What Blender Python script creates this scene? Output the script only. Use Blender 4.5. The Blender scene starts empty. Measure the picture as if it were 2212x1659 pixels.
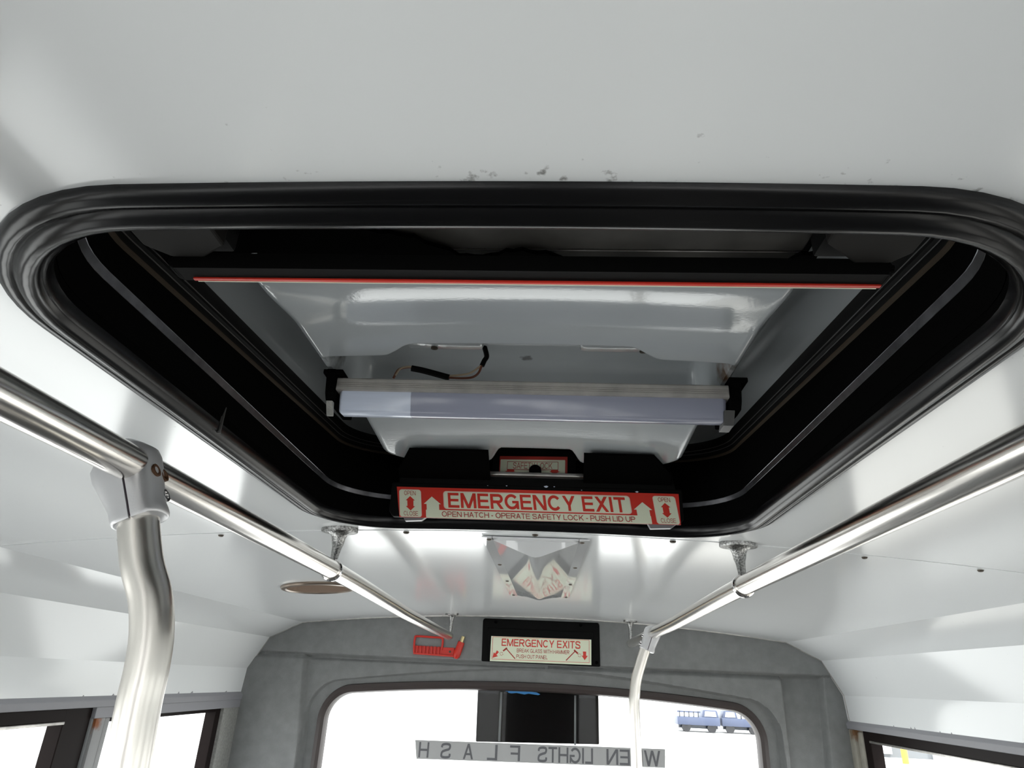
import bpy, bmesh, math, random
from mathutils import Vector, Matrix
random.seed(7)
C = bpy.context.scene.collection
sc = bpy.context.scene

# ------------------------------------------------------------------ camera
F_PX, W_PX = 1430.0, 2212.0
cam_d = bpy.data.cameras.new('camera'); cam = bpy.data.objects.new('camera', cam_d); C.objects.link(cam)
cam_d.sensor_fit = 'HORIZONTAL'; cam_d.sensor_width = 36.0; cam_d.lens = 36.0 * F_PX / W_PX
cam_d.clip_start = 0.02; cam_d.clip_end = 400
R = Matrix(((0.99809204, -0.01980422, 0.05848137),
            (0.04521907, -0.41047448, -0.91075021),
            (0.0420418, 0.911657, -0.40879578)))
cam.matrix_world = Matrix.Translation((0, 0, 1.70)) @ R.to_4x4()
sc.camera = cam
# ------------------------------------------------------------------ sky, sun, exposure
w = bpy.data.worlds.new('sky'); sc.world = w; w.use_nodes = True
bg = w.node_tree.nodes['Background']
bg.inputs[0].default_value = (0.95, 0.97, 1.0, 1); bg.inputs[1].default_value = 5.2
sun_d = bpy.data.lights.new('sun', 'SUN'); sun = bpy.data.objects.new('sun', sun_d); C.objects.link(sun)
sun_d.energy = 9.5; sun_d.angle = 0.02; sun_d.color = (1, 0.98, 0.95)
sun.rotation_euler = Vector((-0.55, 0.25, -1.0)).to_track_quat('-Z', 'Y').to_euler()
sc.view_settings.view_transform = 'Standard'; sc.view_settings.look = 'None'
sc.view_settings.gamma = 1; sc.view_settings.use_curve_mapping = False
sc.view_settings.exposure = 0.0
cy = sc.cycles
cy.use_denoising = True; cy.max_bounces = 14; cy.diffuse_bounces = 8; cy.glossy_bounces = 6
cy.transparent_max_bounces = 16; cy.transmission_bounces = 8
cy.sample_clamp_indirect = 12.0; cy.caustics_reflective = False; cy.caustics_refractive = False

CX = -0.025                                  # the bus's centre line
def cz(x): return 1.925 - 0.0638 * (x - CX) ** 2   # arched headlining

# ------------------------------------------------------------------ materials
MATS = {}
def mat(name, col, rough=0.5, metal=0.0, spec=0.5, bump=0.0, bscale=200.0, var=0.0, vscale=8.0, coat=0.0, aniso=0.0, stretch=None):
    m = bpy.data.materials.new(name); m.use_nodes = True; nt = m.node_tree; n = nt.nodes; l = nt.links
    b = n['Principled BSDF']
    b.inputs['Base Color'].default_value = (*col, 1); b.inputs['Roughness'].default_value = rough
    b.inputs['Metallic'].default_value = metal; b.inputs['Specular IOR Level'].default_value = spec
    b.inputs['Coat Weight'].default_value = coat; b.inputs['Anisotropic'].default_value = aniso
    if bump or var:
        tc = n.new('ShaderNodeTexCoord'); mp = n.new('ShaderNodeMapping'); l.new(tc.outputs['Object'], mp.inputs[0])
        if stretch: mp.inputs['Scale'].default_value = stretch
    if bump:
        t = n.new('ShaderNodeTexNoise'); t.inputs['Scale'].default_value = bscale; t.inputs['Detail'].default_value = 3
        l.new(mp.outputs[0], t.inputs['Vector'])
        bp = n.new('ShaderNodeBump'); bp.inputs['Strength'].default_value = bump; bp.inputs['Distance'].default_value = 0.002
        l.new(t.outputs['Fac'], bp.inputs['Height']); l.new(bp.outputs[0], b.inputs['Normal'])
    if var:
        t2 = n.new('ShaderNodeTexNoise'); t2.inputs['Scale'].default_value = vscale; t2.inputs['Detail'].default_value = 5
        l.new(mp.outputs[0], t2.inputs['Vector'])
        mx = n.new('ShaderNodeMixRGB'); mx.blend_type = 'MULTIPLY'; mx.inputs[0].default_value = 1
        mx.inputs[1].default_value = (*col, 1)
        cr = n.new('ShaderNodeValToRGB'); cr.color_ramp.elements[0].position = 0.3; cr.color_ramp.elements[1].position = 0.7
        lo = 1 - var; cr.color_ramp.elements[0].color = (lo, lo, lo, 1); cr.color_ramp.elements[1].color = (1, 1, 1, 1)
        l.new(t2.outputs['Fac'], cr.inputs[0]); l.new(cr.outputs[0], mx.inputs[2]); l.new(mx.outputs[0], b.inputs['Base Color'])
    MATS[name] = m
    return m
def stain(m, col, centre, radius, scale, amount=1.0, lo=0.45, hi=0.62):
    """a stain of dirt or rust with a place of its own on the surface"""
    nt = m.node_tree; n = nt.nodes; l = nt.links; b = n['Principled BSDF']
    g = n.new('ShaderNodeNewGeometry'); d = n.new('ShaderNodeVectorMath'); d.operation = 'DISTANCE'
    d.inputs[1].default_value = centre; l.new(g.outputs['Position'], d.inputs[0])
    mr = n.new('ShaderNodeMapRange'); mr.inputs[1].default_value = 0; mr.inputs[2].default_value = radius
    mr.inputs[3].default_value = 0.5; mr.inputs[4].default_value = -0.5; l.new(d.outputs['Value'], mr.inputs[0])
    t = n.new('ShaderNodeTexNoise'); t.inputs['Scale'].default_value = scale; t.inputs['Detail'].default_value = 6
    l.new(g.outputs['Position'], t.inputs['Vector'])
    ad = n.new('ShaderNodeMath'); ad.operation = 'ADD'; l.new(mr.outputs[0], ad.inputs[0]); l.new(t.outputs['Fac'], ad.inputs[1])
    m2 = n.new('ShaderNodeMapRange'); m2.inputs[1].default_value = lo; m2.inputs[2].default_value = hi + 0.2
    m2.inputs[3].default_value = 0; m2.inputs[4].default_value = amount; l.new(ad.outputs[0], m2.inputs[0])
    mx = n.new('ShaderNodeMixRGB'); l.new(m2.outputs[0], mx.inputs[0]); mx.inputs[2].default_value = (*col, 1)
    sock = b.inputs['Base Color']
    if sock.is_linked: l.new(sock.links[0].from_socket, mx.inputs[1])
    else: mx.inputs[1].default_value = sock.default_value
    l.new(mx.outputs[0], sock)

mat('white_panel', (0.86, 0.88, 0.89), 0.13, bump=0.03, bscale=14, spec=0.5)
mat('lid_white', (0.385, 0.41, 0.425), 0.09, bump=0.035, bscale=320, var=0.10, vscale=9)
mat('rubber', (0.003, 0.003, 0.0035), 0.24, spec=0.30)
mat('black', (0.0025, 0.0025, 0.0025), 0.7, spec=0.0)
mat('black_satin', (0.005, 0.005, 0.005), 0.55, spec=0.05, bump=0.05, bscale=300)
mat('strip_metal', (0.20, 0.20, 0.215), 0.30, 1.0, var=0.4, vscale=60)
mat('aluminium', (0.62, 0.60, 0.57), 0.38, 1.0, var=0.35, vscale=40)
mat('steel', (0.78, 0.75, 0.71), 0.20, 1.0, bump=0.02, bscale=90, stretch=(8, 0.3, 8))
mat('pole_steel', (0.78, 0.75, 0.70), 0.30, 1.0, bump=0.03, bscale=90, stretch=(8, 8, 0.3))
mat('chrome', (0.75, 0.74, 0.73), 0.12, 1.0)
mat('pitted', (0.50, 0.50, 0.49), 0.28, 1.0, bump=0.6, bscale=260, var=0.75, vscale=330)
mat('cast', (0.60, 0.60, 0.61), 0.40, 0.6, bump=0.05, bscale=700)
mat('rust', (0.10, 0.045, 0.02), 0.6, 0.3, bump=0.3, bscale=400)
mat('seam_dark', (0.05, 0.03, 0.05), 0.7)
mat('felt', (0.25, 0.255, 0.255), 1.0, spec=0.1, bump=0.55, bscale=520, var=0.14, vscale=30)
mat('wallgrey', (0.20, 0.205, 0.21), 0.75, var=0.15, vscale=5)
mat('trimgrey', (0.28, 0.28, 0.30), 0.55, bump=0.08, bscale=120)
mat('pillar', (0.34, 0.34, 0.32), 0.6, bump=0.7, bscale=500, var=0.3, vscale=120)
mat('brown', (0.010, 0.0065, 0.006), 0.45, spec=0.06)
mat('gasket', (0.045, 0.034, 0.032), 0.5)
mat('red', (0.62, 0.035, 0.02), 0.35)
mat('plastic_red', (0.60, 0.030, 0.018), 0.4)
mat('cream', (0.76, 0.80, 0.62), 0.4)
mat('darkred', (0.40, 0.03, 0.02), 0.4)
mat('pale_pink', (0.80, 0.62, 0.52), 0.4)
mat('brass', (0.62, 0.53, 0.28), 0.35, 0.6)
mat('tan_line', (0.035, 0.026, 0.018), 0.7, spec=0.1)
mat('fine_line', (0.06, 0.058, 0.056), 0.4)
mat('lens', (0.31, 0.325, 0.41), 0.14, spec=0.4)
mat('lens_end', (0.66, 0.72, 0.86), 0.16, var=0.06, vscale=30, stretch=(1, 12, 12))
mat('lamp_metal', (0.52, 0.50, 0.47), 0.45, 0.25, var=0.3, vscale=40)
mat('wire_red', (0.18, 0.05, 0.02), 0.5)
mat('wire_tan', (0.50, 0.40, 0.28), 0.5)
mat('speaker_cloth', (0.14, 0.075, 0.035), 0.8, bump=0.8, bscale=900)
mat('speaker_rim', (0.24, 0.19, 0.15), 0.3, 0.6)
mat('cover_plastic', (0.74, 0.75, 0.76), 0.04, coat=0.4, bump=0.02, bscale=30)
mat('screw', (0.09, 0.075, 0.06), 0.45, 0.7)
mat('banner', (0.42, 0.42, 0.42), 0.8)
mat('banner_ink', (0.13, 0.13, 0.14), 0.8)
mat('blue_tape', (0.06, 0.30, 0.72), 0.5)
mat('gloss_black', (0.004, 0.003, 0.003), 0.08, spec=0.05, bump=0.06, bscale=6)
mat('floor', (0.07, 0.068, 0.065), 0.7, var=0.3, vscale=20)
mat('concrete', (0.52, 0.52, 0.51), 0.9, var=0.12, vscale=0.6)
mat('dirt_patch', (0.33, 0.32, 0.30), 0.95, var=0.3, vscale=0.8)
mat('truck_blue', (0.055, 0.07, 0.12), 0.4)
mat('truck_dark', (0.015, 0.02, 0.03), 0.2)
mat('truck_white', (0.7, 0.7, 0.72), 0.4)
mat('tyre', (0.02, 0.02, 0.022), 0.8)
mat('shed', (0.16, 0.17, 0.18), 0.7)
mat('shed_white', (0.6, 0.62, 0.66), 0.7)
mat('yellow', (0.62, 0.42, 0.05), 0.5)
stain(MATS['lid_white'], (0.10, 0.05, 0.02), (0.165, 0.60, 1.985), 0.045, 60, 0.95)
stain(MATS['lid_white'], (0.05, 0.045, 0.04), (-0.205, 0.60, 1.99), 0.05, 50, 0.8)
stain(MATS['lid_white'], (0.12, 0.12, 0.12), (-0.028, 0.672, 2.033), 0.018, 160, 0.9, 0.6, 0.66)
def glass_mat():
    m = bpy.data.materials.new('glass'); m.use_nodes = True; n = m.node_tree.nodes; l = m.node_tree.links
    n.clear(); o = n.new('ShaderNodeOutputMaterial'); t = n.new('ShaderNodeBsdfTransparent'); g = n.new('ShaderNodeBsdfGlossy')
    g.inputs['Roughness'].default_value = 0.02; t.inputs[0].default_value = (0.93, 0.95, 0.94, 1)
    f = n.new('ShaderNodeLayerWeight'); f.inputs[0].default_value = 0.5; x = n.new('ShaderNodeMixShader')
    pw = n.new('ShaderNodeMath'); pw.operation = 'POWER'; l.new(f.outputs['Facing'], pw.inputs[0]); pw.inputs[1].default_value = 5
    ma = n.new('ShaderNodeMath'); ma.operation = 'MULTIPLY_ADD'; l.new(pw.outputs[0], ma.inputs[0]); ma.inputs[1].default_value = 0.7; ma.inputs[2].default_value = 0.012
    l.new(ma.outputs[0], x.inputs[0]); l.new(t.outputs[0], x.inputs[1]); l.new(g.outputs[0], x.inputs[2]); l.new(x.outputs[0], o.inputs[0])
    MATS['glass'] = m
glass_mat()
# dirt that gathers in specks along the edge of the hatch opening (weight stored on the panel's vertices)
def dirt_layer(m):
    nt = m.node_tree; n = nt.nodes; l = nt.links; b = n['Principled BSDF']
    a = n.new('ShaderNodeAttribute'); a.attribute_name = 'dirt'; g = n.new('ShaderNodeNewGeometry')
    t = n.new('ShaderNodeTexNoise'); t.inputs['Scale'].default_value = 130; t.inputs['Detail'].default_value = 6
    l.new(g.outputs['Position'], t.inputs['Vector'])
    t3 = n.new('ShaderNodeTexNoise'); t3.inputs['Scale'].default_value = 9; l.new(g.outputs['Position'], t3.inputs['Vector'])
    mu = n.new('ShaderNodeMath'); mu.operation = 'MULTIPLY'; l.new(a.outputs['Fac'], mu.inputs[0]); l.new(t3.outputs['Fac'], mu.inputs[1])
    ad = n.new('ShaderNodeMath'); ad.operation = 'MULTIPLY_ADD'; l.new(mu.outputs[0], ad.inputs[0]); ad.inputs[1].default_value = 0.33; l.new(t.outputs['Fac'], ad.inputs[2])
    mr = n.new('ShaderNodeMapRange'); mr.inputs[1].default_value = 0.74; mr.inputs[2].default_value = 0.86; mr.inputs[4].default_value = 0.75
    l.new(ad.outputs[0], mr.inputs[0])
    mx = n.new('ShaderNodeMixRGB'); mx.inputs[1].default_value = b.inputs['Base Color'].default_value; mx.inputs[2].default_value = (0.06, 0.05, 0.04, 1)
    l.new(mr.outputs[0], mx.inputs[0]); l.new(mx.outputs[0], b.inputs['Base Color'])
dirt_layer(MATS['white_panel'])

# ------------------------------------------------------------------ helpers
def tagp(o, label=None, cat=None, group=None, kind=None):
    if label: o['label'] = label
    if cat: o['category'] = cat
    if group: o['group'] = group
    if kind: o['kind'] = kind
    return o
def link(o, parent=None):
    C.objects.link(o)
    if parent: o.parent = parent
    return o
def thing(name, label, cat, loc=(0, 0, 0), group=None, kind=None):
    o = bpy.data.objects.new(name, None); o.location = loc; o.empty_display_size = 0.05
    link(o); tagp(o, label, cat, group, kind); return o
def finish(name, bm, mats, parent=None, sharp=35, local=True, smooth=True):
    """bmesh in world coordinates -> one object (children keep the parent's origin)"""
    if not isinstance(mats, (list, tuple)): mats = [mats]
    bmesh.ops.remove_doubles(bm, verts=bm.verts, dist=1e-6)
    bmesh.ops.recalc_face_normals(bm, faces=bm.faces)
    for f in bm.faces: f.smooth = smooth
    ca = math.radians(sharp)
    for e in bm.edges:
        if len(e.link_faces) == 2 and e.calc_face_angle(0) > ca: e.smooth = False
    me = bpy.data.meshes.new(name); bm.to_mesh(me); bm.free()
    for m in mats: me.materials.append(MATS[m] if isinstance(m, str) else m)
    o = bpy.data.objects.new(name, me); link(o, parent)
    base = Vector((0, 0, 0)); p = parent
    while p: base += p.location; p = p.parent
    if parent is None:
        # origin at the piece's own middle
        if len(me.vertices):
            c = sum((v.co for v in me.vertices), Vector()) / len(me.vertices)
            me.transform(Matrix.Translation(-c)); o.location = c
    elif base.length > 0: me.transform(Matrix.Translation(-base))
    return o
def box(bm, lo, hi, bev=0.0, seg=2, mi=0):
    lo, hi = Vector(lo), Vector(hi); c = (lo + hi) / 2; s = hi - lo
    r = bmesh.ops.create_cube(bm, size=1); vs = r['verts']
    for v in vs: v.co = Vector((v.co.x * s.x, v.co.y * s.y, v.co.z * s.z)) + c
    fs = {f for v in vs for f in v.link_faces}
    for f in fs: f.material_index = mi
    if bev > 0:
        es = list({e for v in vs for e in v.link_edges})
        bmesh.ops.bevel(bm, geom=es, offset=bev, segments=seg, profile=0.5, affect='EDGES')
def tube(bm, pts, r, seg=14, caps=True, mi=0, radii=None, rnd=0):
    pts = [Vector(p) for p in pts]; rings = []; up = None
    n = len(pts)
    for i, p in enumerate(pts):
        d = (pts[min(i + 1, n - 1)] - pts[max(i - 1, 0)]).normalized()
        if up is None:
            up = Vector((0, 0, 1)) if abs(d.z) < 0.9 else Vector((1, 0, 0))
        a = (up - d * up.dot(d)).normalized(); up = a; b = d.cross(a)
        rr = radii[i] if radii else r
        rings.append([bm.verts.new(p + (a * math.cos(t) + b * math.sin(t)) * rr) for t in [2 * math.pi * k / seg for k in range(seg)]])
    for i in range(n - 1):
        for k in range(seg):
            f = bm.faces.new((rings[i][k], rings[i][(k + 1) % seg], rings[i + 1][(k + 1) % seg], rings[i + 1][k])); f.material_index = mi
    if caps:
        f = bm.faces.new(rings[0][::-1]); f.material_index = mi
        f = bm.faces.new(rings[-1]); f.material_index = mi
def smooth_path(pts, n=8):
    pts = [Vector(p) for p in pts]; out = []
    P = [pts[0] * 2 - pts[1]] + pts + [pts[-1] * 2 - pts[-2]]
    for i in range(1, len(P) - 2):
        for k in range(n):
            t = k / n; a, b, c, d = P[i - 1], P[i], P[i + 1], P[i + 2]
            out.append(0.5 * ((2 * b) + (c - a) * t + (2 * a - 5 * b + 4 * c - d) * t * t + (3 * b - a - 3 * c + d) * t ** 3))
    out.append(pts[-1]); return out
def lathe(bm, prof, centre, axis='Z', seg=24, mi=0, sx=1.0, sy=1.0):
    c = Vector(centre); rings = []
    for r, h in prof:
        ring = []
        for k in range(seg):
            t = 2 * math.pi * k / seg; a, b = r * math.cos(t) * sx, r * math.sin(t) * sy
            v = {'Z': (a, b, h), 'Y': (a, h, b), 'X': (h, a, b)}[axis]
            ring.append(bm.verts.new(c + Vector(v)))
        rings.append(ring)
    for i in range(len(rings) - 1):
        for k in range(seg):
            f = bm.faces.new((rings[i][k], rings[i][(k + 1) % seg], rings[i + 1][(k + 1) % seg], rings[i + 1][k])); f.material_index = mi
    for rg in (rings[0], rings[-1]):
        try: f = bm.faces.new(rg); f.material_index = mi
        except ValueError: pass
def prism(bm, poly, axis, a, b, mi=0, bev=0.0):
    """poly: 2D outline; extruded along axis from a to b"""
    def P(u, v, h): return {'X': (h, u, v), 'Y': (u, h, v), 'Z': (u, v, h)}[axis]
    A = [bm.verts.new(P(u, v, a)) for u, v in poly]; B = [bm.verts.new(P(u, v, b)) for u, v in poly]; n = len(poly)
    fs = [bm.faces.new(A), bm.faces.new(B[::-1])] + [bm.faces.new((A[i], A[(i + 1) % n], B[(i + 1) % n], B[i])) for i in range(n)]
    for f in fs: f.material_index = mi
    if bev:
        bmesh.ops.bevel(bm, geom=list({e for f in fs for e in f.edges}), offset=bev, segments=2, profile=0.5, affect='EDGES')
def rrect(cx, cy, hx, hy, r, arc=10, nx=14, ny=14):
    """outline points with outward normals, anticlockwise from the right side"""
    out = []
    def seg(p, q, nrm, n):
        for k in range(n): t = k / n; out.append((p[0] + (q[0] - p[0]) * t, p[1] + (q[1] - p[1]) * t, *nrm))
    def corner(ox, oy, a0):
        for k in range(arc): a = a0 + (math.pi / 2) * k / arc; out.append((ox + r * math.cos(a), oy + r * math.sin(a), math.cos(a), math.sin(a)))
    ix, iy = hx - r, hy - r
    seg((cx + hx, cy - iy), (cx + hx, cy + iy), (1, 0), ny); corner(cx + ix, cy + iy, 0)
    seg((cx + ix, cy + hy), (cx - ix, cy + hy), (0, 1), nx); corner(cx - ix, cy + iy, math.pi / 2)
    seg((cx - hx, cy + iy), (cx - hx, cy - iy), (-1, 0), ny); corner(cx - ix, cy - iy, math.pi)
    seg((cx - ix, cy - hy), (cx + ix, cy - hy), (0, -1), nx); corner(cx + ix, cy - iy, 1.5 * math.pi)
    return out
def loop_sweep(bm, path, prof, zfun, mi=0, close=False):
    """prof: list of (inset, height); zfun(x, y, inset) gives the base height"""
    rings = []
    for t, h in prof:
        ring = []
        for x, y, nx, ny in path:
            X, Y = x - nx * t, y - ny * t
            ring.append(bm.verts.new((X, Y, zfun(X, Y) + h)))
        rings.append(ring)
    n = len(path); m = len(rings)
    for i in range(m if close else m - 1):
        for k in range(n):
            f = bm.faces.new((rings[i][k], rings[i][(k + 1) % n], rings[(i + 1) % m][(k + 1) % n], rings[(i + 1) % m][k])); f.material_index = mi
def sst(a, b, x):
    t = max(0.0, min(1.0, (x - a) / (b - a))) if b != a else float(x > a)
    return t * t * (3 - 2 * t)
def grid(bm, rows, mi=0):
    V = [[bm.verts.new(p) for p in r] for r in rows]
    for i in range(len(V) - 1):
        for k in range(len(V[i]) - 1):
            f = bm.faces.new((V[i][k], V[i][k + 1], V[i + 1][k + 1], V[i + 1][k])); f.material_index = mi
    return V
# flat print: polygons and lettering on a plane
WIDTH = dict(zip('ABCDEFGHIKLMNOPRSTUWXY', (.90, .86, .94, .92, .80, .74, 1.0, .90, .24, .90, .70, 1.10, .92, 1.02, .84, .90, .85, .80, .90, 1.28, .90, .90)))
def glyph(ch, t):
    """a plain grotesque capital drawn from strokes of weight t on a height of 1"""
    w = WIDTH.get(ch, 0.4); h = t / 2; V, F = [], []
    if ch == 'I': w = t + 0.02
    def poly(p): b = len(V); V.extend(p); F.append(tuple(range(b, b + len(p))))
    def bar(x0, y0, x1, y1): poly([(x0, y0), (x1, y0), (x1, y1), (x0, y1)])
    def diag(x0, y0, x1, y1):
        L = math.hypot(x1 - x0, y1 - y0); d = t / 2 * L / max(abs(y1 - y0), 1e-6); d = min(d, 0.75 * t)
        poly([(x0 - d, y0), (x0 + d, y0), (x1 + d, y1), (x1 - d, y1)])
    def strip(c):
        n = len(c); L, Rr = [], []
        for i in range(n):
            a, b = c[max(i - 1, 0)], c[min(i + 1, n - 1)]; dx, dy = b[0] - a[0], b[1] - a[1]; q = math.hypot(dx, dy) or 1
            L.append((c[i][0] - dy / q * h, c[i][1] + dx / q * h)); Rr.append((c[i][0] + dy / q * h, c[i][1] - dx / q * h))
        for i in range(n - 1): poly([L[i], L[i + 1], Rr[i + 1], Rr[i]])
    def arc(cx, cy, rx, ry, a0, a1, n=22): return [(cx + rx * math.cos(math.radians(a0 + (a1 - a0) * k / n)), cy + ry * math.sin(math.radians(a0 + (a1 - a0) * k / n))) for k in range(n + 1)]
    if ch in 'BDEFHIKLMNPR': bar(0, 0, t, 1)
    if ch in 'EFLT': pass
    if ch == 'E': bar(t * .9, 0, w, t * .92); bar(t * .9, .5 - h * .8, w * .94, .5 + h * .95); bar(t * .9, 1 - t * .92, w * .98, 1)
    elif ch == 'F': bar(t * .9, .47 - h * .8, w * .92, .47 + h * .95); bar(t * .9, 1 - t * .92, w, 1)
    elif ch == 'L': bar(t * .9, 0, w, t * .92)
    elif ch == 'T': bar(0, 1 - t * .92, w, 1); bar(w / 2 - h, 0, w / 2 + h, 1 - t * .9)
    elif ch == 'H': bar(w - t, 0, w, 1); bar(t * .9, .5 - h * .9, w - t * .9, .5 + h * .9)
    elif ch == 'N': bar(w - t, 0, w, 1); diag(t * .62, 1, w - t * .62, 0)
    elif ch == 'M': bar(w - t, 0, w, 1); diag(t * .6, 1, w / 2, 0); diag(w - t * .6, 1, w / 2, 0)
    elif ch == 'A': diag(h * 1.1, 0, w / 2, 1); diag(w - h * 1.1, 0, w / 2, 1); bar(w * .24, .26, w * .76, .26 + t * .85)
    elif ch == 'W': diag(h, 1, w * .27, 0); diag(w * .27, 0, w / 2, 1); diag(w / 2, 1, w * .73, 0); diag(w * .73, 0, w - h, 1)
    elif ch == 'X': diag(h * 1.1, 0, w - h * 1.3, 1); diag(w - h * 1.1, 0, h * 1.3, 1)
    elif ch == 'Y': bar(w / 2 - h, 0, w / 2 + h, .44); diag(w / 2, .38, h * 1.2, 1); diag(w / 2, .38, w - h * 1.2, 1)
    elif ch == 'K': diag(t * .8, .34, w - h * 1.2, 1); diag(w * .40, .58, w - h * 1.15, 0)
    elif ch == 'O': strip(arc(w / 2, .5, w / 2 - h, .5 - h + .012, 0, 360, 40))
    elif ch == 'C': strip(arc(w / 2, .5, w / 2 - h, .5 - h + .012, 38, 322, 34))
    elif ch == 'G': strip(arc(w / 2, .5, w / 2 - h, .5 - h + .012, 40, 338, 34)); bar(w * .54, .40, w, .40 + t * .88); bar(w - t * .9, .02, w, .42)
    elif ch == 'U': strip([(h, 1), (h, w * .45)] + arc(w / 2, w * .45 - .0, w / 2 - h, w * .45 - h + .01, 180, 360, 20) + [(w - h, 1)])
    elif ch in 'PR':
        r = .25 - h / 2 + .015; strip([(t * .9, 1 - h), (w - r - h, 1 - h)] + arc(w - r - h, 1 - h - r, r, r, 90, -90, 14) + [(t * .9, 1 - h - 2 * r)])
        if ch == 'R': diag(w * .52, 1 - h - 2 * r, w - h * 1.1, 0)
    elif ch == 'B':
        for y1, y0, ww in ((1 - h, .5, w * .95), (.5, h, w)):
            r = (y1 - y0) / 2; strip([(t * .9, y1), (ww - r - h, y1)] + arc(ww - r - h, y1 - r, r, r, 90, -90, 14) + [(t * .9, y0)])
    elif ch == 'D': strip([(t * .9, 1 - h), (w * .42, 1 - h)] + arc(w * .42, .5, w * .58 - h, .5 - h, 90, -90, 20) + [(t * .9, h)])
    elif ch == 'S':
        c = [(w - h, .70), (w * .85, .87), (w * .5, 1 - h + .012), (w * .16, .89), (h * 1.15, .74), (w * .2, .60), (w * .5, .53), (w * .82, .43), (w - h * .95, .27), (w * .86, .11), (w * .5, h - .012), (w * .13, .12), (h, .31)]
        strip([(p.x, p.y) for p in smooth_path([(x, y, 0) for x, y in c], 4)])
    elif ch == '-': w = .36; bar(0, .34, w, .34 + t)
    return V, F, w
def layout(s, t):
    x = 0; out = []
    for ch in s:
        if ch == ' ': x += 0.36; continue
        V, F, w = glyph(ch, t); out.append(([(u + x, v) for u, v in V], F)); x += w + 0.115
    return out, x - 0.115
def text_polys(s, t):
    gl, tw = layout(s, t); V, F = [], []
    for v, f in gl: b = len(V); V += [(x / tw, y) for x, y in v]; F += [tuple(i + b for i in q) for q in f]
    return V, F
def rr_poly(x0, y0, x1, y1, r, n=5):
    out = []
    for ox, oy, a0 in ((x1 - r, y1 - r, 0), (x0 + r, y1 - r, 90), (x0 + r, y0 + r, 180), (x1 - r, y0 + r, 270)):
        for k in range(n + 1): a = math.radians(a0 + 90 * k / n); out.append((ox + r * math.cos(a), oy + r * math.sin(a)))
    return out
def sheet(name, parent, O, ex, ey, items, mats, step=0.00025, thick=0.0008):
    """a thin printed sheet. items: ('poly', mat, layer, pts) or ('text', mat, layer, string, x0, y0, x1, y1, bold); x right, y down"""
    O, ex, ey = Vector(O), Vector(ex), Vector(ey); nn = ex.cross(-ey).normalized()
    bm = bmesh.new()
    def P(x, y, l): return O + ex * x + ey * y + nn * (thick + step * l)
    for it in items:
        mi = mats.index(it[1])
        if it[0] == 'poly':
            vs = [bm.verts.new(P(x, y, it[2])) for x, y in it[3]]
            f = bm.faces.new(vs); f.material_index = mi
            if it[2] == 0:                                # the sheet's own edge
                vb = [bm.verts.new(v.co - nn * thick) for v in vs]; n = len(vs)
                for i in range(n):
                    f = bm.faces.new((vs[i], vb[i], vb[(i + 1) % n], vs[(i + 1) % n])); f.material_index = mi
        else:
            _, _, l, s, x0, y0, x1, y1, bold = it
            pts, fs = text_polys(s, bold)
            for q, fc in enumerate(fs):
                f = bm.faces.new([bm.verts.new(P(x0 + pts[i][0] * (x1 - x0), y1 - pts[i][1] * (y1 - y0), l + 0.05 * (q % 13))) for i in fc]); f.material_index = mi
    me = bpy.data.meshes.new(name); bm.to_mesh(me); bm.free()
    for m in mats: me.materials.append(MATS[m])
    o = bpy.data.objects.new(name, me); link(o, parent)
    base = Vector((0, 0, 0)); p = parent
    while p: base += p.location; p = p.parent
    me.transform(Matrix.Translation(-base))
    return o

# ------------------------------------------------------------------ the setting: headlining
YR = 2.70                                     # rear wall plane
HX, HY0, HY1, HR = 0.333, 0.258, 1.052, 0.134   # hatch opening in the headlining
HCY, HHY = (HY0 + HY1) / 2, (HY1 - HY0) / 2
hatch_path = rrect(CX, HCY, HX, HHY, HR, 14, 24, 24)
XL, XR_ = -0.933, 0.883
prof_l = [(-0.933, 1.8725), (-1.051, 1.8145), (-1.114, 1.703), (-1.121, 1.612)]
prof_r = [(0.883, 1.8725), (1.001, 1.8145), (1.064, 1.703), (1.071, 1.612)]
ceiling = thing('ceiling', None, None, kind='structure')
def coves(bm, y0, y1, dz, n=1):
    for pr in (prof_l, prof_r):
        for (xa, za), (xb, zb) in zip(pr[:-1], pr[1:]):
            if (xa, za) == pr[0]: za = cz(xa)
            bm.faces.new([bm.verts.new(p) for p in ((xa, y0, za + dz), (xa, y1, za + dz), (xb, y1, zb + dz), (xb, y0, zb + dz))])
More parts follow.
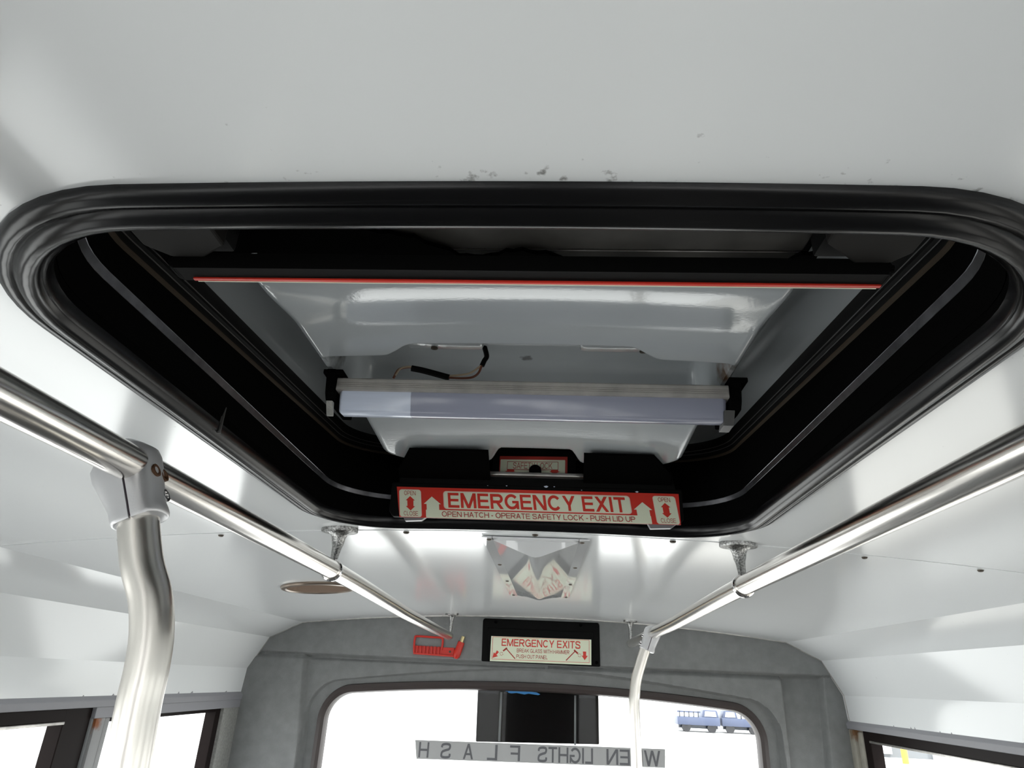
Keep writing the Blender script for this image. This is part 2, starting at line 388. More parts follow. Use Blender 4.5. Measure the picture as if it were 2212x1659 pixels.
def front_panel():
    bm = bmesh.new(); y0, y1 = -3.9, 1.100
    dl = bm.verts.layers.float.new('dirt')
    K = 26; rings = []
    bx = (XL, XR_, y0, y1)
    outer = []
    for x, y, nx, ny in hatch_path:
        dx, dy = x - CX, y - HCY
        s = 1e9
        if dx > 1e-9: s = min(s, (bx[1] - CX) / dx)
        if dx < -1e-9: s = min(s, (bx[0] - CX) / dx)
        if dy > 1e-9: s = min(s, (bx[3] - HCY) / dy)
        if dy < -1e-9: s = min(s, (bx[2] - HCY) / dy)
        outer.append([CX + dx * s, HCY + dy * s])
    for cxn, cyn in ((bx[0], bx[2]), (bx[1], bx[2]), (bx[0], bx[3]), (bx[1], bx[3])):   # snap to the panel's corners
        i = min(range(len(outer)), key=lambda i: (outer[i][0] - cxn) ** 2 + (outer[i][1] - cyn) ** 2); outer[i] = [cxn, cyn]
    for k in range(K + 1):
        t = (k / K) ** 2.2; ring = []
        for (x, y, nx, ny), (ox, oy) in zip(hatch_path, outer):
            X, Y = x + (ox - x) * t, y + (oy - y) * t
            v = bm.verts.new((X, Y, cz(X))); v[dl] = math.exp(-math.hypot(X - x, Y - y) / 0.010); ring.append(v)
        rings.append(ring)
    n = len(hatch_path)
    for k in range(K):
        for i in range(n): bm.faces.new((rings[k][i], rings[k][(i + 1) % n], rings[k + 1][(i + 1) % n], rings[k + 1][i]))
    coves(bm, y0, y1, 0)
    return finish('headlining_panel', bm, 'white_panel', ceiling, sharp=9)
front_panel()
def rear_panel():
    bm = bmesh.new(); y0, y1 = 1.0985, YR - 0.012; dz = -0.0008
    xs = [XL + (XR_ - XL) * k / 40 for k in range(41)]
    grid(bm, [[(x, y, cz(x) + dz) for x in xs] for y in [y0 + (y1 - y0) * k / 12 for k in range(13)]])
    xs2 = [(x, y0, cz(x) + dz) for x in xs]; grid(bm, [xs2, [(x, y, z + 0.0007) for x, y, z in xs2]])   # turned up edge at the joint
    coves(bm, y0, y1, dz)
    return finish('headlining_panel', bm, 'white_panel', ceiling, sharp=9)
rear_panel()
def screw_mesh(name, c, parent, r=0.0042, m='screw', nrm=None):
    bm = bmesh.new(); lathe(bm, [(r, 0.001), (r, -0.0008), (r * 0.75, -0.0024), (r * 0.2, -0.003)], c, 'Z', 10)
    return finish(name, bm, m, parent)
for x in (-0.7326, -0.5572, -0.2384, -0.0211, 0.2058, 0.5108, 0.6876):
    screw_mesh('screw', (x, 1.1135 if abs(x) > 0.3 else 1.112, cz(x) - 0.001), ceiling, 0.0045 if abs(x) > 0.3 else 0.0052)
bm = bmesh.new()                              # thin edging where the headlining meets the rear wall
edge = [(x, YR - 0.012, z) for x, z in prof_l[::-1]] + [(XL + (XR_ - XL) * k / 24, YR - 0.012, cz(XL + (XR_ - XL) * k / 24)) for k in range(1, 24)] + [(x, YR - 0.012, z) for x, z in prof_r]
edge = [(x, y - 0.033, z - 0.002) for x, y, z in edge]
tube(bm, edge, 0.0026, 6)
tagp(finish('trim_1', bm, 'aluminium'), kind='structure')

# rear wall: moulded grey liner with the window opening
WX, WZ0, WZ1, WHX, WR = -0.021, 0.95, 1.640, 0.800, 0.10
def arch_pt(x, z): return z + 0.044 * (1 - ((x - WX) / WHX) ** 2) * max(0, (z - WZ0) / (WZ1 - WZ0))
win_path = [(x, arch_pt(x, z), nx, nz) for x, z, nx, nz in rrect(WX, (WZ0 + WZ1) / 2, WHX, (WZ1 - WZ0) / 2, WR, 10, 40, 14)]
wall_outline = [(x, z) for x, z in prof_l[::-1]] + [(XL + (XR_ - XL) * k / 20, cz(XL + (XR_ - XL) * k / 20)) for k in range(1, 20)] + list(prof_r) + [(1.0725, 1.4), (1.0725, 0.0), (-1.1225, 0.0), (-1.1225, 1.4)]
def ray_out(cx, cy, dx, dy, poly):
    best = None; n = len(poly)
    for i in range(n):
        (ax, ay), (bx, by) = poly[i], poly[(i + 1) % n]; ex, ey = bx - ax, by - ay
        den = dx * ey - dy * ex
        if abs(den) < 1e-12: continue
        t = ((ax - cx) * ey - (ay - cy) * ex) / den; s = ((ax - cx) * dy - (ay - cy) * dx) / den
        if t > 0 and -1e-6 <= s <= 1 + 1e-6 and (best is None or t < best): best = t
    return cx + dx * best, cy + dy * best
def wall_depth(x, z, dist):
    u = x - CX
    hz = 1.752
    d = 0.046 * sst(hz - 0.003, hz + 0.015, z)                       # bulged header
    if x < 0: d = max(d, 0.034 * sst(0.872, 0.892, -x - 0.10 * (z - 1.55)))     # left pillar
    else:
        d = max(d, 0.032 * sst(0.978, 0.998, x - 0.04 * (z - 1.5)))           # right pillar, beyond its pocket
        d = max(d, 0.020 * (1 - sst(0.850, 0.862, x)))
    d = max(d, 0.0) + (0.016 * sst(0.052, 0.062, dist) if x < 0.86 else 0.0) * (1 - sst(1.74, 1.76, z))
    if dist < 0.060: d = min(d, 0.003 + 0.016 * sst(0.048, 0.060, dist))
    return d
def rear_wall():
    bm = bmesh.new(); c0 = (WX, 1.30); K = 120; n0 = len(win_path)
    path = []
    for i in range(n0):                                              # denser outline
        a, b = win_path[i], win_path[(i + 1) % n0]
        for k in range(4): t = k / 4; path.append((a[0] + (b[0] - a[0]) * t, a[1] + (b[1] - a[1]) * t))
    outer = [list(ray_out(c0[0], c0[1], x - c0[0], z - c0[1], wall_outline)) for x, z in path]
    for cx_, cz_ in wall_outline:
        i = min(range(len(outer)), key=lambda i: (outer[i][0] - cx_) ** 2 + (outer[i][1] - cz_) ** 2)
        if math.hypot(outer[i][0] - cx_, outer[i][1] - cz_) < 0.05: outer[i] = [cx_, cz_]
    rings = []
    for k in range(K + 1):
        t = k / K; ring = []
        for (x, z), (ox, oz) in zip(path, outer):
            X, Z = x + (ox - x) * t, z + (oz - z) * t
            ring.append(bm.verts.new((X, YR - wall_depth(X, Z, math.hypot(X - x, Z - z)), Z)))
        rings.append(ring)
    n = len(path)
    for k in range(K):
        for i in range(n): bm.faces.new((rings[k][i], rings[k][(i + 1) % n], rings[k + 1][(i + 1) % n], rings[k + 1][i]))
    back = [bm.verts.new((v.co.x, YR + 0.04, v.co.z)) for v in rings[0]]            # reveal of the opening
    for i in range(n): bm.faces.new((rings[0][i], rings[0][(i + 1) % n], back[(i + 1) % n], back[i]))
    return tagp(finish('wall_back', bm, 'felt', sharp=50), kind='structure')
rear_wall()
# rear window: rubber seal and pane
win1 = thing('window_1', None, None, (WX, YR + 0.02, WZ0), kind='structure')
bm = bmesh.new()
rings = []
for t, y in ((-0.014, YR - 0.002), (-0.011, YR - 0.013), (0.002, YR - 0.017), (0.013, YR - 0.012), (0.018, YR + 0.002), (0.018, YR + 0.030), (-0.014, YR + 0.03)):
    rings.append([bm.verts.new((x - nx * t, y, z - nz * t)) for x, z, nx, nz in win_path])
n = len(win_path)
for i in range(len(rings)):
    for k in range(n): bm.faces.new((rings[i][k], rings[i][(k + 1) % n], rings[(i + 1) % 7][(k + 1) % n], rings[(i + 1) % 7][k]))
finish('rubber_seal', bm, 'gasket', win1)
bm = bmesh.new()
A = [bm.verts.new((x - nx * 0.015, YR + 0.014, z - nz * 0.015)) for x, z, nx, nz in win_path]; bm.faces.new(A)
finish('pane', bm, 'glass', win1)

# side walls, window headers, windows
def side(sgn, name, x, spans, trimn, wall_pillars):
    """sgn: inward direction; x: wall plane"""
    bm = bmesh.new(); o = -sgn
    def bx(y0, y1, z0, z1, ta=0.0, tb=0.06, bev=0.0):
        lo, hi = sorted((x - o * ta, x + o * tb)); box(bm, (lo, y0, z0), (hi, y1, z1), bev)
    bx(-4.2, YR, 0, 0.78)
    for y0, y1 in wall_pillars: bx(y0, y1, 0.78, 1.595, 0.0, 0.05, 0.004)
    tagp(finish(name, bm, 'wallgrey', smooth=False), kind='structure')
    bm = bmesh.new()
    bx2 = sorted((x + sgn * 0.006, x - sgn * 0.05))
    lo, hi = bx2
    poly = [(x - sgn * 0.05, 1.622), (x + sgn * 0.001, 1.622), (x + sgn * 0.010, 1.612), (x + sgn * 0.008, 1.596), (x - sgn * 0.05, 1.595)]
    prism(bm, poly, 'Y', -4.2, YR - 0.030, bev=0.0015)
    # ragged lip of old sealant along the top of the header
    y = -0.5
    while y < YR - 0.1:
        y += random.uniform(0.015, 0.09)
        if random.random() < 0.5: continue
        h = random.uniform(0.002, 0.006); L = random.uniform(0.006, 0.03)
        pts = [(x + sgn * 0.0005, y, 1.618), (x + sgn * 0.0005, y + L, 1.618), (x + sgn * 0.0012, y + L * random.uniform(.3, .7), 1.622 + h)]
        q = [(px + sgn * 0.0012, py, pz) for px, py, pz in pts]
        V = [bm.verts.new(p) for p in pts]; U = [bm.verts.new(p) for p in q]
        bm.faces.new(V); bm.faces.new(U)
        for i in range(3): bm.faces.new((V[i], V[(i + 1) % 3], U[(i + 1) % 3], U[i]))
    tagp(finish(trimn, bm, 'trimgrey', smooth=False), kind='structure')
WN = [2]
def side_window(sgn, x, y0, y1, ztop=1.572, fy0=0.02, fy1=0.02, head=0.006, inner=0.0, zmid=None, sash=False):
    o = -sgn; xo = x + o * 0.012
    wn = thing('window_%d' % WN[0], None, None, (xo, (y0 + y1) / 2, 0.78), kind='structure'); WN[0] += 1
    bm = bmesh.new()
    def bx(ya, yb, za, zb, ta, tb, bev=0.002):
        lo, hi = sorted((xo - o * ta, xo + o * tb)); box(bm, (lo, ya, za), (hi, yb, zb), bev)
    bx(y0, y0 + fy0, 0.78, ztop, 0.008, 0.03); bx(y1 - fy1, y1, 0.78, ztop, 0.008, 0.03)
    bx(y0 + fy0, y1 - fy1, ztop - head, ztop, 0.010, 0.03); bx(y0 + fy0, y1 - fy1, 0.78, 0.81, 0.008, 0.03)
    finish('window_frame', bm, 'brown', wn, smooth=False)
    if sash:
        bm = bmesh.new(); lo, hi = sorted((xo - o * 0.012, xo - o * 0.006)); box(bm, (lo, y0 + fy0, ztop - head - 0.007), (hi, y1 - fy1, ztop - head), 0.0015)
        finish('sash_rail', bm, 'aluminium', wn)
    bm = bmesh.new(); xg = xo + o * 0.015
    bm.faces.new([bm.verts.new(p) for p in ((xg, y0 + fy0, 0.81), (xg, y1 - fy1, 0.81), (xg, y1 - fy1, ztop - head), (xg, y0 + fy0, ztop - head))])
    finish('pane', bm, 'glass', wn)
LX_, RX_ = -1.121, 1.0715
side(1, 'wall_left', LX_, None, 'trim_2', [(1.792, 1.862), (0.85, 0.92), (-0.09, -0.02), (-1.03, -0.96), (-1.97, -1.90), (-2.91, -2.84)])
side(-1, 'wall_right', RX_, None, 'trim_3', [(1.42, 1.50), (0.45, 0.53), (-0.52, -0.44), (-1.49, -1.41), (-2.46, -2.38)])
side_window(1, LX_, 1.862, 2.522, fy0=0.006, fy1=0.034, head=0.012)
side_window(1, LX_, 0.92, 1.792, ztop=1.596, fy0=0.03, fy1=0.10, head=0.027, sash=True)
for y0 in (-0.02, -0.96, -1.90, -2.84): side_window(1, LX_, y0, y0 + 0.87, ztop=1.596, fy0=0.03, fy1=0.06, head=0.02)
side_window(-1, RX_, 1.50, 2.575, ztop=1.598, fy0=0.05, fy1=0.048, head=0.0285, sash=True)
for y0 in (0.53, -0.44, -1.41, -2.38): side_window(-1, RX_, y0, y0 + 0.89, ztop=1.598, fy0=0.04, fy1=0.06, head=0.02)
# speckled corner posts beside the rear wall, and the grey post between the left windows
mat('post_rust', (0.30, 0.30, 0.30), 0.5)
stain(MATS['post_rust'], (0.24, 0.075, 0.02), (-1.115, 1.80, 1.565), 0.05, 45, 1.0)
mat('post_cream', (0.42, 0.40, 0.34), 0.5, var=0.2, vscale=40)
stain(MATS['post_cream'], (0.20, 0.10, 0.04), (1.07, 2.63, 1.585), 0.06, 40, 1.0)
bm = bmesh.new(); box(bm, (LX_ - 0.045, 2.530, 0.78), (LX_ + 0.004, YR - 0.03, 1.572), 0.006)
tagp(finish('trim_4', bm, 'pillar'), kind='structure')
bm = bmesh.new(); box(bm, (RX_ - 0.004, 2.63, 0.78), (RX_ + 0.045, YR - 0.026, 1.596), 0.005); box(bm, (RX_ + 0.001, 2.58, 0.78), (RX_ + 0.045, 2.622, 1.592), 0.008)
tagp(finish('trim_5', bm, 'post_cream'), kind='structure')
bm = bmesh.new(); box(bm, (LX_ - 0.02, 1.800, 0.79), (LX_ + 0.007, 1.838, 1.571), 0.002); box(bm, (LX_ - 0.02, 1.841, 0.79), (LX_ + 0.005, 1.861, 1.570), 0.002)
tagp(finish('trim_6', bm, 'post_rust'), kind='structure')
bm = bmesh.new(); box(bm, (LX_ - 0.045, 1.792, 1.5705), (LX_ + 0.006, YR - 0.031, 1.5965), 0.0015); tagp(finish('trim_7', bm, 'trimgrey', smooth=False), kind='structure')
# floor and front bulkhead
bm = bmesh.new(); box(bm, (-1.18, -4.2, -0.06), (1.13, YR, 0.0)); tagp(finish('floor', bm, 'floor', smooth=False), kind='structure')
bm = bmesh.new(); box(bm, (-1.16, -4.26, 0), (1.11, -4.2, 0.9)); box(bm, (-1.16, -4.26, 1.75), (1.11, -4.2, 2.0)); box(bm, (-1.16, -4.26, 0.9), (-1.02, -4.2, 1.75)); box(bm, (0.97, -4.26, 0.9), (1.11, -4.2, 1.75)); box(bm, (-0.50, -4.26, 0.9), (0.45, -4.2, 1.75))  # last box: middle block added across the windscreen to darken rear glass reflections
tagp(finish('wall_front', bm, 'wallgrey', smooth=False), kind='structure')
bm = bmesh.new()                                                # roof skin over the headlining
for x0, x1 in ((-1.19, -0.38), (0.33, 1.14)): box(bm, (x0, -4.26, 2.03), (x1, 2.78, 2.045))
box(bm, (-0.38, -4.26, 2.03), (0.33, 0.24, 2.045)); box(bm, (-0.38, 1.06, 2.03), (0.33, 2.78, 2.045))
box(bm, (-1.19, -4.26, 1.60), (-1.175, 2.78, 2.03)); box(bm, (1.125, -4.26, 1.60), (1.14, 2.78, 2.03)); box(bm, (-1.19, YR + 0.05, 1.72), (1.14, YR + 0.065, 2.03))
box(bm, (-1.19, -4.26, 1.595), (-1.125, 2.78, 1.605)); box(bm, (1.075, -4.26, 1.595), (1.14, 2.78, 1.605))
tagp(finish('roof', bm, 'truck_white', smooth=False), kind='structure')

# ------------------------------------------------------------------ roof hatch
hatch = thing('roof_hatch', 'large roof hatch with rounded corners, black surround and raised white lid', 'roof hatch', (CX, HCY, 1.925))
def zflange(y): return 2.017 + 0.073 * (y - 0.563)
bm = bmesh.new()
loop_sweep(bm, hatch_path, [(-0.0015, 0.001), (-0.001, -0.003), (0.002, -0.0065), (0.006, -0.0078), (0.009, -0.0075), (0.0105, -0.0062), (0.0115, -0.0078), (0.014, -0.0105), (0.018, -0.0118),
                            (0.022, -0.0112), (0.0245, -0.0085), (0.0252, -0.0045), (0.0262, -0.004), (0.0275, -0.006), (0.0288, -0.004), (0.029, 0.004)], lambda x, y: cz(x))
finish('surround', bm, 'rubber', hatch, sharp=60)
bm = bmesh.new()
loop_sweep(bm, hatch_path, [(0.0278, 0.0), (0.0285, 0.024)], lambda x, y: cz(x) - 0.002)
finish('throat', bm, 'black', hatch); 
bm = bmesh.new()
path_n = hatch_path
loop_sweep(bm, hatch_path, [(0.0290, 1.930), (0.0330, 1.951), (0.0332, 1.9528)], lambda x, y: 0.0)
loop_sweep(bm, hatch_path, [(0.0358, 1.9593), (0.0395, 1.9625), (0.041, 1.985)], lambda x, y: 0.0)
up = []
for base, h in ((1, 1.984), (0, -0.0245)):
    up.append([bm.verts.new((x - nx * 0.041, y - ny * 0.041, h if base else zflange(y - ny * 0.041) + h)) for x, y, nx, ny in hatch_path])
for k in range(len(hatch_path)): bm.faces.new((up[0][k], up[0][(k + 1) % len(hatch_path)], up[1][(k + 1) % len(hatch_path)], up[1][k]))
finish('upper_throat', bm, 'black', hatch)
bm = bmesh.new()
loop_sweep(bm, hatch_path, [(0.0332, 1.9528), (0.0337, 1.9530), (0.0354, 1.9590), (0.0358, 1.9593)], lambda x, y: 0.0)
finish('metal_strip', bm, 'strip_metal', hatch)
bm = bmesh.new()
loop_sweep(bm, hatch_path, [(0.041, -0.0265), (0.0432, -0.0255), (0.0436, -0.0235), (0.041, -0.0225)], lambda x, y: zflange(y))
finish('dirty_ledge', bm, 'tan_line', hatch)
bm = bmesh.new()
loop_sweep(bm, hatch_path, [(0.041, -0.0225), (0.042, -0.016), (0.0455, -0.014), (0.046, -0.004), (0.050, 0.001)], lambda x, y: zflange(y))
finish('lid_seal', bm, 'black_satin', hatch, sharp=50)
bm = bmesh.new()
bm.free()
for t, h in ((0.0425, -0.0165), (0.0462, -0.0120)):
    bm = bmesh.new(); loop_sweep(bm, hatch_path, [(t, h), (t + 0.0007, h - 0.0004), (t + 0.0009, h + 0.0006)], lambda x, y: zflange(y), close=True)
    finish('seal_lip', bm, 'fine_line', hatch)
# throat joint: raised end of the left liner sheet
bm = bmesh.new()
box(bm, (-0.3310, 0.6058, 1.912), (-0.3268, 0.6070, 1.940), 0.0003)
finish('liner_joint', bm, 'fine_line', hatch)

# the lid
lid = None
def lid_mesh():
    bm = bmesh.new(); NC = 150; U = [-0.300 + 0.600 * k / NC for k in range(NC + 1)]
    ZT = 1.980
    def mx(u): return 1 - sst(0.198, 0.224, abs(u))
    def ztray(u, y):
        return ZT - 0.011 * (1 - sst(0.420, 0.515, y)) + 0.005 * (1 - min(1, (u / 0.2) ** 2)) + (0.009 - 0.075 * (y - 0.72) if y > 0.70 else 0.009 * sst(0.66, 0.70, y))
    def ye(u):
        a = abs(u + 0.004)
        return 0.570 - 0.024 * (1 - sst(0.100, 0.135, a))
    def yend(u):
        a = abs(u); y = 0.925
        if a > 0.145: y -= 0.06 - math.sqrt(max(0, 0.06 ** 2 - min(0.06, a - 0.145) ** 2)) * 1.0
        y -= 0.048 * (1 - sst(0.046, 0.066, abs(u - 0.006)))
        return y
    def lerp(a, b, t): return a + (b - a) * t
    rows = []
    def add(fn): rows.append([(CX + u, *fn(u)) for u in U])
    for y in (0.285, 0.34, 0.38): add(lambda u, y=y: (y, zflange(y)))
    for k in range(1, 9):
        y = 0.38 + 0.04 * k / 8
        add(lambda u, y=y, m=sst(0, 1, k / 8): (y, lerp(zflange(y), ztray(u, y), m * mx(u))))
    NB = 24
    for k in range(1, NB + 1):
        def fn(u, k=k):
            y = lerp(0.42, ye(u) - 0.004, k / NB); return y, lerp(zflange(y), ztray(u, y), mx(u))
        add(fn)
    def zrec(u, y):                                                  # ceiling of the lamp recess
        inside = 1 - sst(0.186, 0.197, abs(u))
        rim = lerp(zflange(y), ztray(u, y), mx(u))
        tabs = 0.0
        return lerp(rim, 2.034, inside)
    for dy, m in ((-0.002, 0.0), (0.0, 0.02), (0.0015, 0.10), (0.0025, 0.35), (0.003, 1.0)):
        def fn(u, dy=dy, m=m):
            y = ye(u) + dy; b = lerp(zflange(y), ztray(u, y), mx(u)); return y, lerp(b, zrec(u, y), m)
        add(fn)
    for k in range(1, 11):
        def fn(u, k=k):
            y = lerp(ye(u) + 0.003, 0.690, k / 10); return y, zrec(u, y)
        add(fn)
    for k in range(1, 9):
        def fn(u, k=k):
            y = 0.690 + 0.030 * k / 8; b = lerp(zflange(y), ztray(u, y), mx(u)); return y, lerp(zrec(u, y), b, sst(0, 1, k / 8))
        add(fn)
    for k in range(1, 15):
        def fn(u, k=k):
            y = lerp(0.720, yend(u) - 0.045, k / 14); return y, lerp(zflange(y), ztray(u, y), mx(u))
        add(fn)
    for k in range(1, 13):
        def fn(u, k=k):
            y = yend(u) - 0.045 + 0.045 * k / 12; return y, lerp(zflange(y), ztray(u, y), mx(u) * math.sqrt(max(0, 1 - (k / 12) ** 2.4)))
        add(fn)
    for k in range(1, 4):
        def fn(u, k=k):
            y = lerp(yend(u), 1.022, k / 3); return y, zflange(y)
        add(fn)
    grid(bm, rows)
    # outer shell of the lid
    top = [[(CX + u, y, zflange(y) + 0.03 + 0.02 * (1 - (u / 0.3) ** 2)) for u in (-0.31, -0.15, 0, 0.15, 0.31)] for y in (0.262, 0.6, 1.045)]
    grid(bm, top)
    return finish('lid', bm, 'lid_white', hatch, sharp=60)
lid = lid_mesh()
bm = bmesh.new()
def shell_side(pts):
    for (a, b) in zip(pts[:-1], pts[1:]):
        bm.faces.new([bm.verts.new(p) for p in (a, b, (b[0], b[1], b[2] + 0.05), (a[0], a[1], a[2] + 0.05))])
yy0, yy1 = 0.262, 1.045
cs = [(CX - 0.31, yy0), (CX + 0.31, yy0), (CX + 0.31, yy1), (CX - 0.31, yy1), (CX - 0.31, yy0)]
shell_side([(x, y, zflange(y) - 0.018) for x, y in cs])
finish('lid_skirt', bm, 'black', hatch, smooth=False)
# tabs with screw holes at the lamp recess
for x0, x1, sx in ((-0.145, -0.068, -0.117), (0.028, 0.108, 0.090)):
    bm = bmesh.new(); box(bm, (x0, 0.549, 2.0010), (x1, 0.592, 2.0330), 0.004); t = finish('mounting_tab', bm, 'lid_white', lid)
    bm = bmesh.new(); lathe(bm, [(0.0035, 0.0), (0.0035, -0.0016), (0.001, -0.0022)], (sx, 0.585, 2.0012), 'Z', 10); finish('screw', bm, 'screw', lid)

# release handles: the far one with the EMERGENCY EXIT print, the near one seen from behind
far = thing('release_handle', None, None); far.parent = hatch; far['label'] = 'black release handle at the far end with EMERGENCY EXIT print'
far.location = Vector((CX, 0.95, 1.95)) - hatch.location
YF = 0.950
for lx in ([(-0.187, 0.835), (-0.081, 0.835), (-0.0865, 0.952), (-0.2225, 0.952), (-0.217, 0.915)], [(0.0455, 0.837), (0.137, 0.837), (0.170, 0.905), (0.1785, 0.952), (0.0505, 0.952)]):
    bm = bmesh.new()
    lo_ = [bm.verts.new((x, y, 1.9755 - 0.05 * (y - 0.835))) for x, y in lx]; hi_ = [bm.verts.new((x, y, 1.9785 - 0.05 * (y - 0.835))) for x, y in lx]
    bm.faces.new(lo_); bm.faces.new(hi_[::-1])
    for k in range(len(lx)): bm.faces.new((lo_[k], lo_[(k + 1) % len(lx)], hi_[(k + 1) % len(lx)], hi_[k]))
    finish('lug', bm, 'black', far, smooth=False)
bm = bmesh.new()
prism(bm, [(-0.2245, 1.991), (-0.0905, 1.991), (-0.0900, 1.9775), (0.0515, 1.9775), (0.0520, 1.991), (0.1795, 1.990), (0.1850, 1.957), (-0.2215, 1.956)], 'Y', YF + 0.001, YF + 0.04)
prism(bm, [(-0.2330, 1.963), (0.1935, 1.964), (0.1935, 1.920), (0.188, 1.9135), (-0.227, 1.9120), (-0.2330, 1.920)], 'Y', YF + 0.0005, YF + 0.012, bev=0.002)
finish('body', bm, 'black_satin', far, smooth=False)
mat('grey_plastic', (0.20, 0.20, 0.21), 0.3)
for x0, x1 in ((-0.212, -0.176), (0.142, 0.183)):
    bm = bmesh.new(); prism(bm, [(x0, 1.9135), (x1, 1.9135), (x1 - 0.008, 1.9075), (x0 + 0.004, 1.9060)], 'Y', YF + 0.002, YF + 0.010, bev=0.0006)
    finish('finger_tab', bm, 'grey_plastic', far, smooth=False)
S = 0.4128 / 606.0
ex = Vector((0.4128, 0, 0.0013)) / 606.0; ey = Vector((0.006, 0.0, -0.0440)) / 65.0
items = [('poly', 'red', 0, [(0, 0), (606, 0), (598, 66.5), (4, 66.5)]),
         ('poly', 'cream', 1, rr_poly(62, 49, 539, 66.2, 1.5)),
         ('poly', 'cream', 1.4, [(58, 36.5), (76, 20), (95, 36.5), (91, 36.5), (91, 52), (64, 52), (64, 36.5)]),
         ('poly', 'cream', 1.4, [(505.5, 36.5), (526, 20), (544, 36.5), (538, 36.5), (538, 52), (511, 52), (511, 36.5)]),
         ('poly', 'pale_pink', 1, rr_poly(101, 7, 501, 46.4, 7)), ('poly', 'cream', 2, rr_poly(103, 9, 499, 44.8, 6)),
         ('text', 'red', 3, 'EMERGENCY EXIT', 111, 10.8, 490, 43.5, 0.19),
         ('text', 'darkred', 3, 'OPEN HATCH - OPERATE SAFETY LOCK - PUSH LID UP', 96, 51.8, 505, 63.2, 0.14)]
for b0 in (5, 549):
    items += [('poly', 'pale_pink', 1, rr_poly(b0, 5.5, b0 + 48, 66, 6)), ('poly', 'cream', 2, rr_poly(b0 + 1.2, 6.5, b0 + 46.8, 65, 5)),
              ('text', 'darkred', 3, 'OPEN', b0 + 11, 9, b0 + 36, 18.5, 0.12), ('text', 'darkred', 3, 'CLOSE', b0 + 9, 53.5, b0 + 40, 63, 0.12),
              ('poly', 'red', 3, [(b0 + 14, 30), (b0 + 24, 20.5), (b0 + 34, 30), (b0 + 30.5, 30), (b0 + 30.5, 42.5), (b0 + 34, 42.5), (b0 + 24, 52), (b0 + 14, 42.5), (b0 + 17.5, 42.5), (b0 + 17.5, 30)])]
sheet('printed_label', far, (-0.2250, YF, 1.9555), ex, ey, items, ['red', 'cream', 'darkred', 'pale_pink'])
# chips in the black paint above the print
bm = bmesh.new()
for x, z, a in ((-0.062, 1.9618, 0.0028), (-0.004, 1.9625, 0.007), (0.008, 1.9625, 0.0028), (0.048, 1.9585, 0.0024), (0.128, 1.9585, 0.0055), (-0.090, 1.9612, 0.0018)):
    k = [(x - a * .5, z), (x - a * .2, z - a * .25), (x + a * .15, z - a * .3), (x + a * .5, z - a * .02), (x + a * .1, z + a * .16)]
    bm.faces.new([bm.verts.new((u, YF - 0.0006, v)) for u, v in k])
tagp(finish('paint_chips', bm, 'lens_end', far, smooth=False), kind='stuff')
# silver safety bolt, its knob, and the SAFETY LOCK print behind
bm = bmesh.new(); box(bm, (-0.0885, YF - 0.012, 1.9745), (0.0508, YF + 0.0, 1.9798), 0.0006); finish('bolt_bar', bm, 'aluminium', far)
bm = bmesh.new(); lathe(bm, [(0.0068, -0.004), (0.0092, -0.002), (0.0092, 0.016), (0.0092, 0.02)], (-0.0205, YF - 0.004, 1.9845), 'Y', 20); finish('bolt_knob', bm, 'black', far)
ex2 = Vector((0.0995, 0, 0.0016)) / 145.0; ey2 = Vector((0.0, 0.0012, -0.0245)) / 35.0
it2 = [('poly', 'darkred', 0, [(-2, -4), (147, -4), (147, 36), (-2, 36)]), ('poly', 'cream', 1, rr_poly(0, 3.5, 142, 35, 1.5)), ('poly', 'darkred', 2, [(15, 7.5), (127, 7.5), (127, 26), (15, 26)]),
       ('poly', 'cream', 3, [(16, 8.7), (126, 8.7), (126, 24.8), (16, 24.8)]), ('text', 'darkred', 4, 'SAFETY LOCK', 28, 10.2, 114, 23.6, 0.115),
       ('poly', 'red', 4, [(15, 26), (31, 26), (31, 29), (34, 29), (22, 34.5), (10, 29), (15, 29)]), ('poly', 'red', 4, [(111, 26), (127, 26), (127, 29), (132, 29), (119, 34.5), (107, 29), (111, 29)])]
sheet('safety_lock_label', far, (-0.0735, YF + 0.010, 2.0075), ex2, ey2, it2, ['red', 'cream', 'darkred'])
bm = bmesh.new(); box(bm, (-0.085, YF + 0.0105, 1.975), (0.04, YF + 0.02, 2.024), 0.001); finish('lock_plate', bm, 'black_satin', far)

near = thing('release_handle', None, None); near.parent = hatch; near['label'] = 'black release handle at the near end, seen from behind, red strip below'
YN = 0.337; near.location = Vector((CX, YN, 1.94)) - hatch.location
bm = bmesh.new()
prism(bm, rr_poly(-0.2385, 1.9236, 0.1985, 1.9345, 0.0045), 'Y', YN - 0.004, YN + 0.010, bev=0.0022)
prism(bm, [(-0.225, 1.9335), (0.185, 1.9335), (0.185, 1.9375), (-0.225, 1.9375)], 'Y', YN + 0.003, YN + 0.0095, bev=0.001)
finish('body', bm, 'black_satin', near)
bm = bmesh.new()
box(bm, (-0.2262, YN + 0.0062, 1.9224), (0.1945, YN + 0.0088, 1.9240), 0.0003)
finish('red_strip', bm, 'red', near)
bm = bmesh.new(); box(bm, (-0.2240, YN + 0.0088, 1.9223), (0.1925, YN + 0.0095, 1.9240)); finish('pale_strip_edge', bm, 'cream', near)
